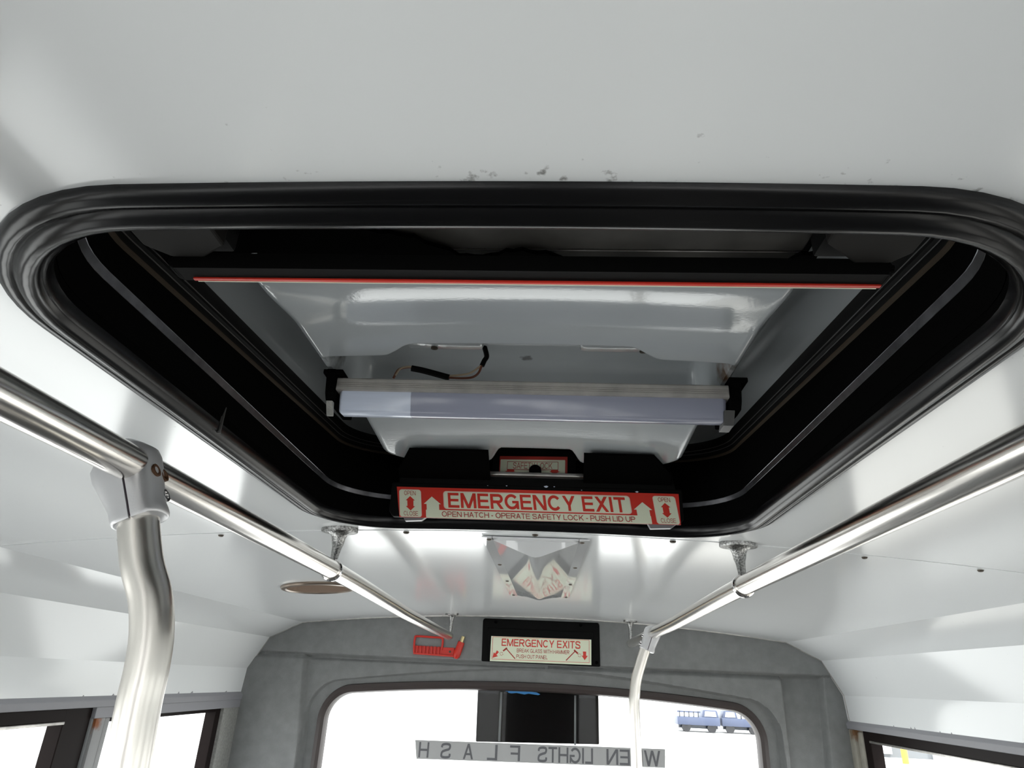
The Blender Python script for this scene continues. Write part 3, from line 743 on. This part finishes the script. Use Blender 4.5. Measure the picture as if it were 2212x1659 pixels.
for x0, x1, s in ((-0.246, -0.196, 1), (0.152, 0.2025, -1)):
    bm = bmesh.new()
    if s > 0: poly = [(x0, 0.302), (x0, 0.318), (x0 + 0.012, 0.330), (x0 + 0.032, 0.330), (x1, 0.318), (x1, 0.300)]
    else: poly = [(x0, 0.300), (x0, 0.312), (x0 + 0.022, 0.330), (x1 - 0.008, 0.330), (x1, 0.320), (x1, 0.302)]
    prism(bm, poly, 'Z', 1.9290, 1.945, bev=0.0015)
    mat('lug_grey' + str(s), (0.010, 0.0092, 0.0085), 0.6, spec=0.15)
    finish('lug', bm, 'lug_grey' + str(s), near, smooth=False)
    bm = bmesh.new(); box(bm, (x0 + 0.006, 0.300, 1.9435), (x1 - 0.008, 0.345, 2.004), 0.002); finish('lug_post', bm, 'black_satin', near)
bm = bmesh.new(); box(bm, (-0.300, 0.298, 1.984), (0.180, 0.425, 2.000), 0.002); finish('dark_gap_fill', bm, 'black', hatch, smooth=False)  # black slab added under the lid so the void round the lugs stays dark
# dull metal bar across the near end with torn foam below it
mat('dull_bar', (0.060, 0.057, 0.052), 0.65, spec=0.2, var=0.5, vscale=30)
bm = bmesh.new(); box(bm, (-0.125, 0.300, 1.956), (0.158, 0.3560, 1.975), 0.001); box(bm, (-0.125, 0.3560, 1.9575), (0.158, 0.384, 1.975), 0.001)
finish('hinge_bar', bm, 'dull_bar', hatch, smooth=False)
bm = bmesh.new(); box(bm, (-0.081, 0.3557, 1.9553), (0.157, 0.3566, 1.9578)); finish('bar_edge', bm, 'aluminium', hatch)
rnd = random.Random(3)
N = 70; top = []; fx0, fx1 = -0.195, 0.165
for k in range(N + 1):
    x = fx0 + (fx1 - fx0) * k / N
    base = 0.322 + 0.031 * sst(-0.135, -0.055, x) + 0.012 * sst(-0.03, 0.05, x) - 0.018 * sst(0.135, 0.16, x)
    top.append((x, base + rnd.uniform(-0.0022, 0.0022) + 0.004 * math.sin(x * 90)))
bm = bmesh.new(); prism(bm, [(x, y) for x, y in top] + [(fx1, 0.379), (fx0, 0.379)], 'Z', 1.9500, 1.9530)
o = finish('torn_foam', bm, 'black', hatch, smooth=False)

# ------------------------------------------------------------------ lamp on the lid
lamp = thing('strip_light', 'narrow strip light with grooved metal base and clear lens under the hatch lid', 'light', (CX, 0.63, 1.96))
X0, X1 = -0.2165, 0.1745
bm = bmesh.new()
zt, zb, yf, yb = 1.9728, 1.9597, 0.600, 0.660
pro = [(yb, zt + 0.006), (yf + 0.001, zt), (yf, zt - 0.0015), (yf, zt - 0.005), (yf + 0.0008, zt - 0.0054), (yf, zt - 0.0058), (yf, zt - 0.0070), (yf + 0.0008, zt - 0.0074), (yf, zt - 0.0078),
       (yf, zt - 0.0090), (yf + 0.0008, zt - 0.0094), (yf, zt - 0.0098), (yf, zb), (yf + 0.003, zb - 0.0004), (yb, zb)]
prism(bm, pro, 'X', X0, X1); finish('grooved_base', bm, 'lamp_metal', lamp, smooth=False)
def lens(x0, x1, name, m, e0, e1):
    prof = [(0.6025, 1.9592), (0.6030, 1.9545), (0.6085, 1.9415)] + [(0.6090 + 0.0032 * (1 - math.cos(a)), 1.9402 - 0.0030 * math.sin(a)) for a in [math.pi / 2 * k / 5 for k in range(6)]] + [(0.6190, 1.9377), (0.632, 1.9455), (0.648, 1.9530), (0.657, 1.9592)]
    bm = bmesh.new(); rows = []
    for x, s in ((x0, e0), (x0 + 0.004, 0.0), (x1 - 0.004, 0.0), (x1, e1)):
        rows.append([(x + (0.9592 + 1 - z) * s * 0.0, 0.63 + (y - 0.63) * (1 - s), 1.9592 + (z - 1.9592) * (1 - s)) for y, z in prof])
    V = grid(bm, rows); bm.faces.new(V[0]); bm.faces.new(V[-1])
    return finish(name, bm, m, lamp, sharp=50)
lens(-0.1395, 0.171, 'lens', 'lens', 0.0, 0.12)
bm = bmesh.new()
lens(-0.213, -0.1393, 'lens_end_section', 'lens_end', 0.16, 0.0)
bm = bmesh.new()                                                    # black moulded ends
prism(bm, [(0.592, 1.979), (0.597, 1.970), (0.598, 1.955), (0.603, 1.9485), (0.618, 1.951), (0.665, 1.951), (0.665, 1.981)], 'X', X0 - 0.009, X0 + 0.001, bev=0.0012)
box(bm, (X0 - 0.012, 0.592, 1.9735), (X0 + 0.008, 0.62, 1.9785), 0.001)
finish('end_cap', bm, 'black', lamp, smooth=False)
bm = bmesh.new(); prism(bm, [(0.6035, 1.9490), (0.6115, 1.9360), (0.6150, 1.9360), (0.610, 1.9495)], 'X', X0 - 0.0085, X0 - 0.002, bev=0.0006); finish('end_tab', bm, 'pillar', lamp, smooth=False)
bm = bmesh.new()
prism(bm, [(0.592, 1.978), (0.597, 1.970), (0.598, 1.955), (0.603, 1.9475), (0.618, 1.948), (0.665, 1.950), (0.665, 1.981)], 'X', X1 - 0.001, X1 + 0.010, bev=0.0012)
box(bm, (X1 - 0.002, 0.592, 1.973), (X1 + 0.016, 0.62, 1.978), 0.001)
finish('end_cap', bm, 'black', lamp, smooth=False)
bm = bmesh.new(); prism(bm, [(0.6035, 1.9478), (0.6125, 1.9352), (0.632, 1.9350), (0.62, 1.9490)], 'X', X1 - 0.006, X1 + 0.004, bev=0.0006); mat('dark_plastic', (0.06, 0.06, 0.06), 0.4); finish('end_tab', bm, 'dark_plastic', lamp, smooth=False)
# wiring that loops out of the lid and back behind the lamp
bm = bmesh.new(); yw = 0.645
def W(pts): return smooth_path([(x, y, z) for x, y, z in pts], 6)
k_ = yw / 0.66
def wp(x, z, y=yw): return (x * k_, y, 1.70 + (z - 1.70) * k_)
tube(bm, W([wp(-0.1745, 2.000), wp(-0.1692, 2.0113), wp(-0.1575, 2.0145), wp(-0.152, 2.0122)]), 0.0014, 8); finish('red_wire', bm, 'wire_red', lamp); bm = bmesh.new()
tube(bm, W([wp(-0.1123, 2.0023), wp(-0.098, 2.002), wp(-0.0867, 2.0034), wp(-0.0800, 2.009), wp(-0.0764, 2.0207)]), 0.0013, 8)
finish('red_wire', bm, 'wire_red', lamp)
bm = bmesh.new(); tube(bm, W([wp(-0.172, 2.003, yw - .002), wp(-0.167, 2.0116, yw - .002), wp(-0.1575, 2.0140, yw - .002), wp(-0.152, 2.0127, yw - .002)]), 0.0010, 8); finish('tan_wire', bm, 'wire_tan', lamp); bm = bmesh.new()
tube(bm, W([wp(-0.1123, 2.0045), wp(-0.1078, 2.0050), wp(-0.0900, 2.0082), wp(-0.0764, 2.0190)]), 0.0012, 8); finish('tan_wire', bm, 'wire_tan', lamp)
bm = bmesh.new(); tube(bm, W([wp(-0.155, 2.0130), wp(-0.140, 2.0100), wp(-0.1123, 2.0025)]), 0.0036, 8); finish('taped_joint', bm, 'black_satin', lamp); bm = bmesh.new()
tube(bm, W([wp(-0.0768, 2.0175), wp(-0.0745, 2.0240), wp(-0.0722, 2.0300), wp(-0.0755, 2.0420)]), 0.0028, 8); finish('taped_joint', bm, 'black_satin', lamp)

# ------------------------------------------------------------------ handrails, hangers, stanchions
def hanger(parent, px, py, rx, ry, rz, r, rail_r, m, loop=True, stem=(0.0115, 0.0058)):
    bm = bmesh.new(); zc = cz(px) - 0.0012
    lathe(bm, [(r, 0.002), (r, -0.003), (r * 0.97, -0.0048), (r * 0.62, -0.0060), (stem[0] * 1.25, -0.0085), (stem[0], -0.014), (stem[0] * 0.8, -0.026)], (px, py, zc), 'Z', 24, sy=0.78)
    top = Vector((px, py, zc - 0.024)); end = Vector((rx, ry, rz + rail_r * 0.9)); pts = [top + (end - top) * k / 6 for k in range(7)]
    tube(bm, pts, 0, 14, radii=[stem[0] * 0.82 + (stem[1] - stem[0] * 0.82) * math.sqrt(k / 6) for k in range(7)])
    o = finish('hanger', bm, m, parent, sharp=50)
    if loop:
        bm = bmesh.new(); R0 = rail_r + 0.0012
        ring = [(rx + (R0 + 0.001) * math.cos(a), ry, rz + (R0 + 0.001) * math.sin(a)) for a in [2 * math.pi * k / 28 for k in range(28)]]
        rings = []
        for k in range(28):
            a = 2 * math.pi * k / 28; d = Vector((math.cos(a), 0, math.sin(a)))
            c = Vector((rx, ry, rz)) + d * R0
            rings.append([bm.verts.new(c + d * (0.0026 * math.cos(b)) + Vector((0, 1, 0)) * (0.0042 * math.sin(b))) for b in [2 * math.pi * j / 8 for j in range(8)]])
        for k in range(28):
            for j in range(8): bm.faces.new((rings[k][j], rings[(k + 1) % 28][j], rings[(k + 1) % 28][(j + 1) % 8], rings[k][(j + 1) % 8]))
        finish('hanger_loop', bm, 'chrome', o)
    return o
RR = 0.0145
def rail_path(x0, x1):
    ys = [-3.6, -2, -1, 0, 0.5, 1.1, 1.5, 1.725, 2.1, 2.4, 2.575]
    zs = [1.850, 1.850, 1.850, 1.850, 1.8505, 1.8508, 1.8455, 1.8420, 1.841, 1.8405, 1.840]
    return [(x0 + (x1 - x0) * sst(1.1, 2.5, y), y, z) for y, z in zip(ys, zs)]
def rail_tube(parent, path):
    bm = bmesh.new(); P = smooth_path(path, 6); e = P[-1]; radii = [RR] * len(P)
    P += [e + Vector((0, 0.008 * math.sin(a), 0)) for a in (0.6, 1.1, 1.5)]; radii += [RR * math.cos(a) for a in (0.6, 1.1, 1.5)]
    tube(bm, P, RR, 28, radii=radii); return finish('tube', bm, 'steel', parent)
railL = thing('handrail', 'polished steel ceiling handrail on the left of the roof hatch', 'handrail', (-0.345, 1.0, 1.85))
rail_tube(railL, rail_path(-0.345, -0.352))
hanger(railL, -0.3450, 1.088, -0.3455, 1.080, 1.8505, 0.0305, RR, 'pitted')
hanger(railL, -0.3480, 2.570, -0.3500, 2.570, 1.8405, 0.0240, RR, 'pitted', loop=False, stem=(0.009, 0.006))
railR = thing('handrail', 'polished steel ceiling handrail on the right of the roof hatch', 'handrail', (0.307, 1.0, 1.85))
rail_tube(railR, rail_path(0.307, 0.305))
hanger(railR, 0.3080, 1.098, 0.3075, 1.090, 1.8505, 0.0305, RR, 'pitted')
hanger(railR, 0.3050, 2.560, 0.3050, 2.560, 1.8405, 0.0240, RR, 'pitted', loop=False, stem=(0.009, 0.006))

def clamp(parent, rx, ry, rz, tilt, ylen, flare=0.0, name_m='cast'):
    """two-piece clamp round the rail; tilt leans the socket inwards"""
    M = Matrix.Translation((rx, ry, rz)) @ Matrix.Rotation(tilt, 4, 'Y')
    a, b0, b1 = 0.0192, -0.0185, ylen
    for s in (-1, 1):
        bm = bmesh.new(); rows = []
        for z, k in ((-0.0500, 0.93), (-0.0490, 1.03), (-0.0465, 1.07), (-0.0425, 1.05), (-0.038, 1.0), (-0.030, 1.03), (-0.022, 1.07), (-0.014, 1.12), (-0.006, 1.18), (0.003, 1.20), (0.010, 1.12), (0.0155, 0.82), (0.0195, 0.50), (0.0212, 0.18), (0.0214, 0.02)):
            row = []
            for j in range(17):
                t = -math.pi / 2 + math.pi * j / 16
                c, sn = math.cos(t), math.sin(t)
                kk = k + (flare * max(0, min(1, (z + 0.046) / 0.046)) * (1 - sst(-0.002, 0.0215, z)) if s < 0 else 0)
                if flare and s > 0: kk = k * 0.93 if k > 0.6 else k
                x = a * (abs(c) ** 0.62) * kk; y = (b1 if sn > 0 else -b0) * (abs(sn) ** 0.75) * (1 if sn > 0 else -1) * (1.0 + 0.10 * (k - 1))
                row.append(M @ Vector((s * (x + 0.0009), y, z)))
            rows.append(row)
        V = grid(bm, rows); bm.faces.new(V[0]); bm.faces.new(V[-1])
        for i in range(len(V) - 1): bm.faces.new((V[i][0], V[i + 1][0], V[i + 1][-1], V[i][-1]))
        finish('clamp_half', bm, name_m, parent, sharp=50)
    bm = bmesh.new(); box(bm, (-0.0010, b0 + 0.0022, -0.048), (0.0010, b1 - 0.002, 0.018))
    bmesh.ops.transform(bm, matrix=M, verts=bm.verts); finish('clamp_seam', bm, 'seam_dark', parent)
    return M
def bolt(parent, M, p, m):
    bm = bmesh.new(); lathe(bm, [(0.0056, -0.005), (0.0056, 0.0003), (0.0048, 0.0006), (0.0034, 0.0003), (0.0030, -0.0016), (0.0008, -0.0018)], p, 'X', 14)
    bmesh.ops.transform(bm, matrix=M, verts=bm.verts); finish('bolt', bm, m, parent)
stL = thing('grab_pole', 'bent steel pole clamped to the left handrail, nearest the camera', 'pole', (-0.29, 0.5227, 0.0))
bm = bmesh.new()
tube(bm, smooth_path([(-0.3340, 0.5227, 1.812), (-0.3308, 0.5227, 1.800), (-0.3200, 0.5227, 1.772), (-0.3066, 0.5227, 1.7474), (-0.2985, 0.5227, 1.722), (-0.2955, 0.5227, 1.698), (-0.2948, 0.5227, 1.672), (-0.2922, 0.5227, 1.633), (-0.2895, 0.5227, 1.58), (-0.288, 0.5227, 1.3), (-0.288, 0.5227, 0.7), (-0.288, 0.5227, 0.001)], 8), 0.0155, 28)
finish('tube', bm, 'pole_steel', stL)
ML = clamp(stL, -0.3505, 0.5235, 1.8505, -0.43, 0.016, 0.46)
bolt(stL, ML, (0.0213, -0.0055, -0.013), 'rust'); bolt(stL, ML, (0.0205, 0.0085, -0.013), 'rust'); bolt(stL, ML, (0.0186, 0.0085, -0.031), 'chrome')
stR = thing('grab_pole', 'thin bent steel pole clamped to the right handrail before the rear window', 'pole', (0.25, 2.05, 0.0))
bm = bmesh.new()
tube(bm, smooth_path([(0.2905, 2.05, 1.812), (0.2859, 2.05, 1.8014), (0.2720, 2.05, 1.765), (0.2575, 2.05, 1.722), (0.2510, 2.05, 1.685), (0.2480, 2.05, 1.645), (0.2500, 2.05, 1.50), (0.2510, 2.05, 1.2), (0.2510, 2.05, 0.6), (0.2510, 2.05, 0.001)], 8), 0.0150, 24)
finish('tube', bm, 'pole_steel', stR)
MR = clamp(stR, 0.306, 2.05, 1.8415, 0.36, 0.030)
bolt(stR, MR, (-0.021, 0.0, -0.014), 'chrome'); bolt(stR, MR, (-0.021, 0.0, -0.036), 'chrome')

# ------------------------------------------------------------------ fittings on the headlining
spk = thing('ceiling_speaker', 'round ceiling speaker with brown cloth beside the left handrail', 'speaker', (-0.594, 1.775, cz(-0.594)))
tilt = Matrix.Translation((-0.594, 1.775, cz(-0.594) - 0.001)) @ Matrix.Rotation(math.atan(2 * 0.0638 * 0.569) * -1, 4, 'Y')
bm = bmesh.new(); lathe(bm, [(0.098, 0.002), (0.098, -0.003), (0.095, -0.0065), (0.086, -0.0075), (0.082, -0.0050), (0.081, 0.0)], (0, 0, 0), 'Z', 48); bmesh.ops.transform(bm, matrix=tilt, verts=bm.verts); finish('rim', bm, 'speaker_rim', spk)
bm = bmesh.new(); lathe(bm, [(0.0815, -0.0040), (0.05, -0.0045), (0.02, -0.0048), (0.002, -0.0048)], (0, 0, 0), 'Z', 48); bmesh.ops.transform(bm, matrix=tilt, verts=bm.verts); finish('grille_cloth', bm, 'speaker_cloth', spk)

cov = thing('wedge_cover', 'glossy pale wedge-shaped cover on the ceiling between hatch and rear wall', 'cover', (-0.02, 1.55, 1.92))
bm = bmesh.new(); ZB = 1.9218; YA, YB = 1.150, 1.945
def vsec(y, hw, h, n=9):
    out = []
    for k in range(n + 1):
        u = -1 + 2 * k / n; a = abs(u)
        d = h * (1 - a) ** 1.0
        if a < 0.14: d = h * (1 - 0.14 / 2 - a * a / 0.28)
        d = max(d, 0) 
        out.append((-0.0205 + hw * u, y, ZB - 0.0016 - d))
    return out
secs = []
for t in [k / 24 for k in range(25)]:
    y = YA + (YB - YA) * t; hw = 0.074 - 0.012 * t; h = 0.0290 - 0.0105 * t
    if t > 0.9: f = (1 - t) / 0.1; h *= 0.55 + 0.45 * math.sqrt(f)
    secs.append(vsec(y, hw, h, 24))
V = grid(bm, secs); 
tip = [bm.verts.new((v.co.x, YA - 0.002 if abs(v.co.x + 0.0205) < 0.07 else YA, ZB)) for v in V[0]]
for k in range(24): bm.faces.new((V[0][k], V[0][k + 1], tip[k + 1], tip[k]))
end = [bm.verts.new((v.co.x, YB + 0.002, ZB)) for v in V[-1]]
for k in range(24): bm.faces.new((V[-1][k], V[-1][k + 1], end[k + 1], end[k]))
finish('wedge', bm, 'cover_plastic', cov, sharp=40)
for s in (-1, 1):
    xo = [(0.0730, 1.128), (0.0915, 1.128), (0.0830, 1.955), (0.0615, 1.955)]
    bm = bmesh.new(); prism(bm, [(-0.0205 + s * u, v) for u, v in xo], 'Z', ZB - 0.0018, ZB + 0.0005); finish('flange', bm, 'cover_plastic', cov, smooth=False)
bm = bmesh.new(); prism(bm, [(-0.0205 - 0.074, 1.128), (-0.0205 + 0.074, 1.128), (-0.0205 + 0.074, 1.1495), (-0.0205 - 0.074, 1.1495)], 'Z', ZB - 0.0018, ZB + 0.0005)
finish('flange', bm, 'cover_plastic', cov, smooth=False)
for x, y in ((-0.1005, 1.142), (-0.0985, 1.409), (-0.0955, 1.653), (-0.0925, 1.934), (0.0585, 1.145), (0.0580, 1.416), (0.0570, 1.675), (0.0545, 1.940)):
    screw_mesh('screw', (x, y, ZB - 0.0015), cov, 0.0042)

# ------------------------------------------------------------------ on the rear wall
sg = thing('emergency_exits_sign', 'black boxed EMERGENCY EXITS sign above the rear window', 'sign', (-0.019, 2.655, 1.762))
YS = 2.645
bm = bmesh.new()
prism(bm, [(-0.2360, 1.7615), (0.2020, 1.7605), (0.2000, 1.906), (0.1950, 1.9125), (-0.2340, 1.9125), (-0.2390, 1.906)], 'Y', YS + 0.004, YS + 0.030, bev=0.004)
prism(bm, [(-0.2080, 1.7620), (0.1730, 1.7630), (0.1800, 1.878), (-0.2200, 1.880)], 'Y', YS + 0.0005, YS + 0.01, bev=0.003)
finish('housing', bm, 'black_satin', sg, smooth=False)
for x, z in ((0.189, 1.774), (-0.19, 1.900), (0.13, 1.9015)):
    bm = bmesh.new(); lathe(bm, [(0.006, 0.003), (0.006, -0.001), (0.004, -0.003), (0.001, -0.003)], (x, YS + 0.004, z), 'Y', 10); finish('screw', bm, 'black', sg)
exs = Vector((0.3730, 0, 0.0018)) / 217.0; eys = Vector((-0.0004, 0, -0.0868)) / 54.0
def sx(zx): return (zx - 280) / 998 * 217
def sy(zx, zy): return ((zy - 340) - (zx - 280) * 0.04) / 250 * 54
it = [('poly', 'cream', 0, [(0, 0), (217, 0), (217, 54), (0, 54)])]
for p in ([(3.5, 1.0), (213, 1.0), (213, 1.8), (3.5, 1.8)], [(3.5, 49), (213, 49), (213, 49.8), (3.5, 49.8)], [(3.5, 1.8), (4.3, 1.8), (4.3, 49), (3.5, 49)], [(212.2, 1.8), (213, 1.8), (213, 49), (212.2, 49)]):
    it.append(('poly', 'red', 1, p))
it += [('text', 'red', 1, 'EMERGENCY EXITS', 23.5, 4.5, 193.5, 20.5, 0.165), ('text', 'darkred', 1, 'BREAK GLASS WITH HAMMER', 57, 25, 170, 33, 0.14), ('text', 'darkred', 1, 'PUSH OUT PANEL', 56.5, 37.5, 123.5, 45.5, 0.14)]
def stroke(a, b, wd): 
    dx, dy = b[0] - a[0], b[1] - a[1]; L = math.hypot(dx, dy); nx, ny = -dy / L * wd / 2, dx / L * wd / 2
    return [(a[0] + nx, a[1] + ny), (b[0] + nx, b[1] + ny), (b[0] - nx, b[1] - ny), (a[0] - nx, a[1] - ny)]
for pts in (stroke((34, 26), (54, 47), 2.0), stroke((27.5, 31.5), (35.5, 24.5), 3.4), stroke((183, 25.5), (163, 46.5), 2.0), stroke((180, 23.5), (188.5, 31), 3.4)):
    it.append(('poly', 'darkred', 1, pts))
it.append(('poly', 'red', 1, [(5, 47), (7.5, 35), (10.5, 37.5), (14, 30.5), (18.5, 34), (13.5, 40.5), (17, 43)]))
it.append(('poly', 'red', 1, [(203, 44.5), (196.5, 35), (199.5, 34.8), (199, 26), (206, 26), (206, 34.8), (209.5, 35)]))
for cx_, cy_ in ((24, 37.5), (192, 34.5)):
    for a in (20, 75, 130, 200, 255, 310):
        a = math.radians(a); it.append(('poly', 'darkred', 1, stroke((cx_ + 2.4 * math.cos(a), cy_ + 2.4 * math.sin(a)), (cx_ + 4.2 * math.cos(a), cy_ + 4.2 * math.sin(a)), 1.3)))
sheet('sign_plate', sg, (-0.2040, YS, 1.8500), exs, eys, it, ['cream', 'red', 'darkred'])

hm = thing('emergency_hammer', 'red plastic emergency hammer in its holder left of the exits sign', 'hammer', (-0.4, 2.655, 1.80))
YH = 2.648
bm = bmesh.new()                                                     # wire-like loop of the holder
lp = smooth_path([(-0.4905, YH, 1.782), (-0.4925, YH, 1.810), (-0.4915, YH, 1.832), (-0.4855, YH, 1.8385), (-0.43, YH, 1.8375), (-0.394, YH, 1.8370), (-0.3865, YH, 1.831), (-0.3855, YH, 1.815), (-0.388, YH, 1.793)], 5)
tube(bm, lp, 0.0038, 8); finish('holder_loop', bm, 'plastic_red', hm)
bm = bmesh.new()
prism(bm, [(-0.4915, 1.7765), (-0.340, 1.7735), (-0.340, 1.8035), (-0.386, 1.8035), (-0.4915, 1.806)], 'Y', YH + 0.002, YH + 0.016, bev=0.0015)
prism(bm, [(-0.4920, 1.7755), (-0.335, 1.7715), (-0.335, 1.7770), (-0.4920, 1.7815)], 'Y', YH - 0.005, YH + 0.016, bev=0.001)
finish('handle', bm, 'plastic_red', hm, smooth=False)
for k in range(7):
    x = -0.481 + 0.0135 * k; bm = bmesh.new(); box(bm, (x, YH - 0.004, 1.778), (x + 0.0045, YH + 0.004, 1.8055), 0.0008); finish('rib', bm, 'plastic_red', hm)
bm = bmesh.new()
tube(bm, [(-0.3340 + 0.0190 * k / 8, YH, 1.7665 + 0.0580 * k / 8) for k in range(9)], 0, 14, radii=[0.0065, 0.0120, 0.0138, 0.0138, 0.0134, 0.0130, 0.0128, 0.0128, 0.0124]); finish('head', bm, 'plastic_red', hm)
bm = bmesh.new(); tube(bm, [(-0.3160, YH, 1.822), (-0.3090, YH, 1.8445)], 0.0068, 12); finish('metal_tip', bm, 'brass', hm)
bm = bmesh.new(); lathe(bm, [(0.004, 0.002), (0.004, -0.002), (0.001, -0.003)], (-0.3560, YH + 0.0015, 1.7895), 'Y', 10); finish('screw', bm, 'screw', hm)

# banner on the glass, dark panel outside it
ban = thing('window_banner', 'grey perforated strip with reversed lettering stuck across the rear window', 'banner', (-0.017, YR + 0.008, 1.4650))
P0, P1, P2, P3 = (-0.4665, 1.4895), (0.4325, 1.5010), (0.4290, 1.4430), (-0.4560, 1.4300)
bm = bmesh.new(); prism(bm, [P0, P1, P2, P3], 'Y', YR + 0.0060, YR + 0.0115); finish('strip', bm, 'banner', ban, smooth=False)
ban_it = []
def bl(s, xa, xb, t=0.10, b=0.93): ban_it.append(('text', 'banner_ink', 0, s, 1437 - xb, t, 1437 - xa, b, 0.16))
bl('WHEN', 1312, 1426); bl('LIGHTS', 1165, 1283)
for ch, c in (('F', 1116), ('L', 1067), ('A', 1015), ('S', 966), ('H', 918)): bl(ch, c - 11, c + 11)
O = Vector((P1[0], YR + 0.0055, P1[1])); exb = Vector((P0[0] - P1[0], 0, P0[1] - P1[1])) / 540.0; eyb = Vector((0, 0, -0.0590))
for _, m_, l_, txt, xa, ya, xb, yb_, bo in ban_it:
    glyphs, tw = layout(txt, bo)
    for pts, fs in glyphs:
        bm = bmesh.new()
        for q, fc in enumerate(fs):
            bm.faces.new([bm.verts.new(O + exb * (xa + pts[i][0] / tw * (xb - xa)) + eyb * (yb_ - pts[i][1] * (yb_ - ya)) - Vector((0, 1.2e-5 * (q % 13), 0))) for i in fc])
        finish('letter', bm, 'banner_ink', ban, smooth=False)
pn = thing('black_box', 'glossy black box fixed outside the top middle of the rear window', 'box', (-0.024, YR + 0.06, 1.50))
bm = bmesh.new(); prism(bm, [(-0.2480, 1.4915), (0.2010, 1.5030), (0.2000, 1.700), (-0.2520, 1.700)], 'Y', YR + 0.030, YR + 0.16, bev=0.004); finish('case', bm, 'gloss_black', pn, smooth=False)
for x0, x1, m in ((-0.166, -0.158, 'grey_plastic'), (0.110, 0.117, 'grey_plastic')):
    bm = bmesh.new(); box(bm, (x0, YR + 0.0285, 1.497), (x1, YR + 0.0302, 1.66), 0.0004); finish('seam_strip', bm, m, pn)
bm = bmesh.new(); prism(bm, [(x, z - 0.0085) for x, z in [(-0.146, 1.672), (-0.140, 1.679), (-0.10, 1.678), (-0.03, 1.673), (-0.016, 1.667), (-0.024, 1.664), (-0.06, 1.6675), (-0.075, 1.664), (-0.105, 1.668), (-0.125, 1.6655), (-0.138, 1.668), (-0.135, 1.671)]], 'Y', YR + 0.026, YR + 0.0285); finish('blue_tape', bm, 'blue_tape', pn, smooth=False)

# ------------------------------------------------------------------ outside
bm = bmesh.new(); bmesh.ops.create_grid(bm, x_segments=2, y_segments=2, size=150); 
for v in bm.verts: v.co.z = -0.9
tagp(finish('ground', bm, 'concrete', smooth=False), kind='structure')
bm = bmesh.new(); prism(bm, [(1.7, -9), (12, -9), (13, 30), (4.5, 32), (1.7, 6)], 'Z', -0.9, -0.885)
tagp(finish('ground', bm, 'dirt_patch', smooth=False), kind='structure')
def truck(label, x0, x1, y, cab_left):
    L = x1 - x0; t = thing('truck', label, 'truck', ((x0 + x1) / 2, y, -0.9), 'trucks parked far behind the bus')
    bm = bmesh.new(); box(bm, (x0, y, -0.48), (x1, y + 1.9, 0.02), 0.03); finish('body', bm, 'truck_blue', t)
    ca, cb = (x0 + 0.05, x0 + L * 0.42) if cab_left else (x1 - L * 0.42, x1 - 0.05)
    bm = bmesh.new(); prism(bm, [(ca, 0.0), (cb, 0.0), (cb - 0.10, 0.46), (ca + 0.12, 0.46)], 'Y', y + 0.05, y + 1.85, bev=0.03); finish('cab', bm, 'truck_blue', t)
    bm = bmesh.new(); prism(bm, [(ca + 0.18, 0.08), (cb - 0.16, 0.08), (cb - 0.22, 0.38), (ca + 0.24, 0.38)], 'Y', y + 0.02, y + 0.06); finish('window', bm, 'truck_white', t)
    da, db = (cb + 0.08, x1) if cab_left else (x0, ca - 0.08)
    for k in range(5):
        px = da + (db - da) * (k + 0.5) / 5; bm = bmesh.new(); box(bm, (px - 0.03, y - 0.01, 0.0), (px + 0.03, y + 0.05, 0.34)); finish('stake', bm, 'truck_dark', t)
    bm = bmesh.new(); box(bm, (da, y, 0.26), (db, y + 0.04, 0.36)); finish('rail', bm, 'truck_blue', t)
    bm = bmesh.new(); box(bm, (x0 + 0.1, y + 0.3, -0.68), (x1 - 0.1, y + 1.6, -0.46)); finish('chassis', bm, 'truck_dark', t)
    for wx in (x0 + L * 0.2, x1 - L * 0.2):
        bm = bmesh.new(); lathe(bm, [(0.12, -0.06), (0.29, -0.08), (0.29, 0.12), (0.12, 0.12)], (wx, y + 0.08, -0.61), 'Y', 18); finish('wheel', bm, 'tyre', t)
truck('dark truck parked far off, left one seen through the rear window', 8.9, 11.7, 50, False)
truck('dark truck parked far off, right one seen through the rear window', 11.95, 14.5, 50.5, True)
sh = thing('shed', 'light grey shed with white corner trim seen through the right window', 'shed', (16.7, 36, -0.9))
bm = bmesh.new(); box(bm, (15.1, 35.0, -0.75), (17.75, 39.0, 3.0)); finish('wall', bm, 'shed', sh, smooth=False)
bm = bmesh.new(); box(bm, (17.55, 34.9, -0.75), (18.05, 39.05, 3.05)); finish('corner_trim', bm, 'shed_white', sh, smooth=False)
bm = bmesh.new(); box(bm, (15.0, 34.7, -0.9), (18.3, 39.1, -0.74)); finish('plinth', bm, 'concrete', sh, smooth=False)
bm = bmesh.new(); box(bm, (14.9, 34.9, -0.6), (15.75, 34.98, 2.6)); finish('door', bm, 'shed_white', sh, smooth=False)
bo = thing('bollard', 'yellow bollard standing in front of the grey shed', 'bollard', (15.95, 34.2, -0.9))
bm = bmesh.new(); lathe(bm, [(0.13, 0.0), (0.13, 1.9), (0.10, 1.98), (0.03, 2.0)], (15.95, 34.2, -0.9), 'Z', 16); finish('post', bm, 'yellow', bo)
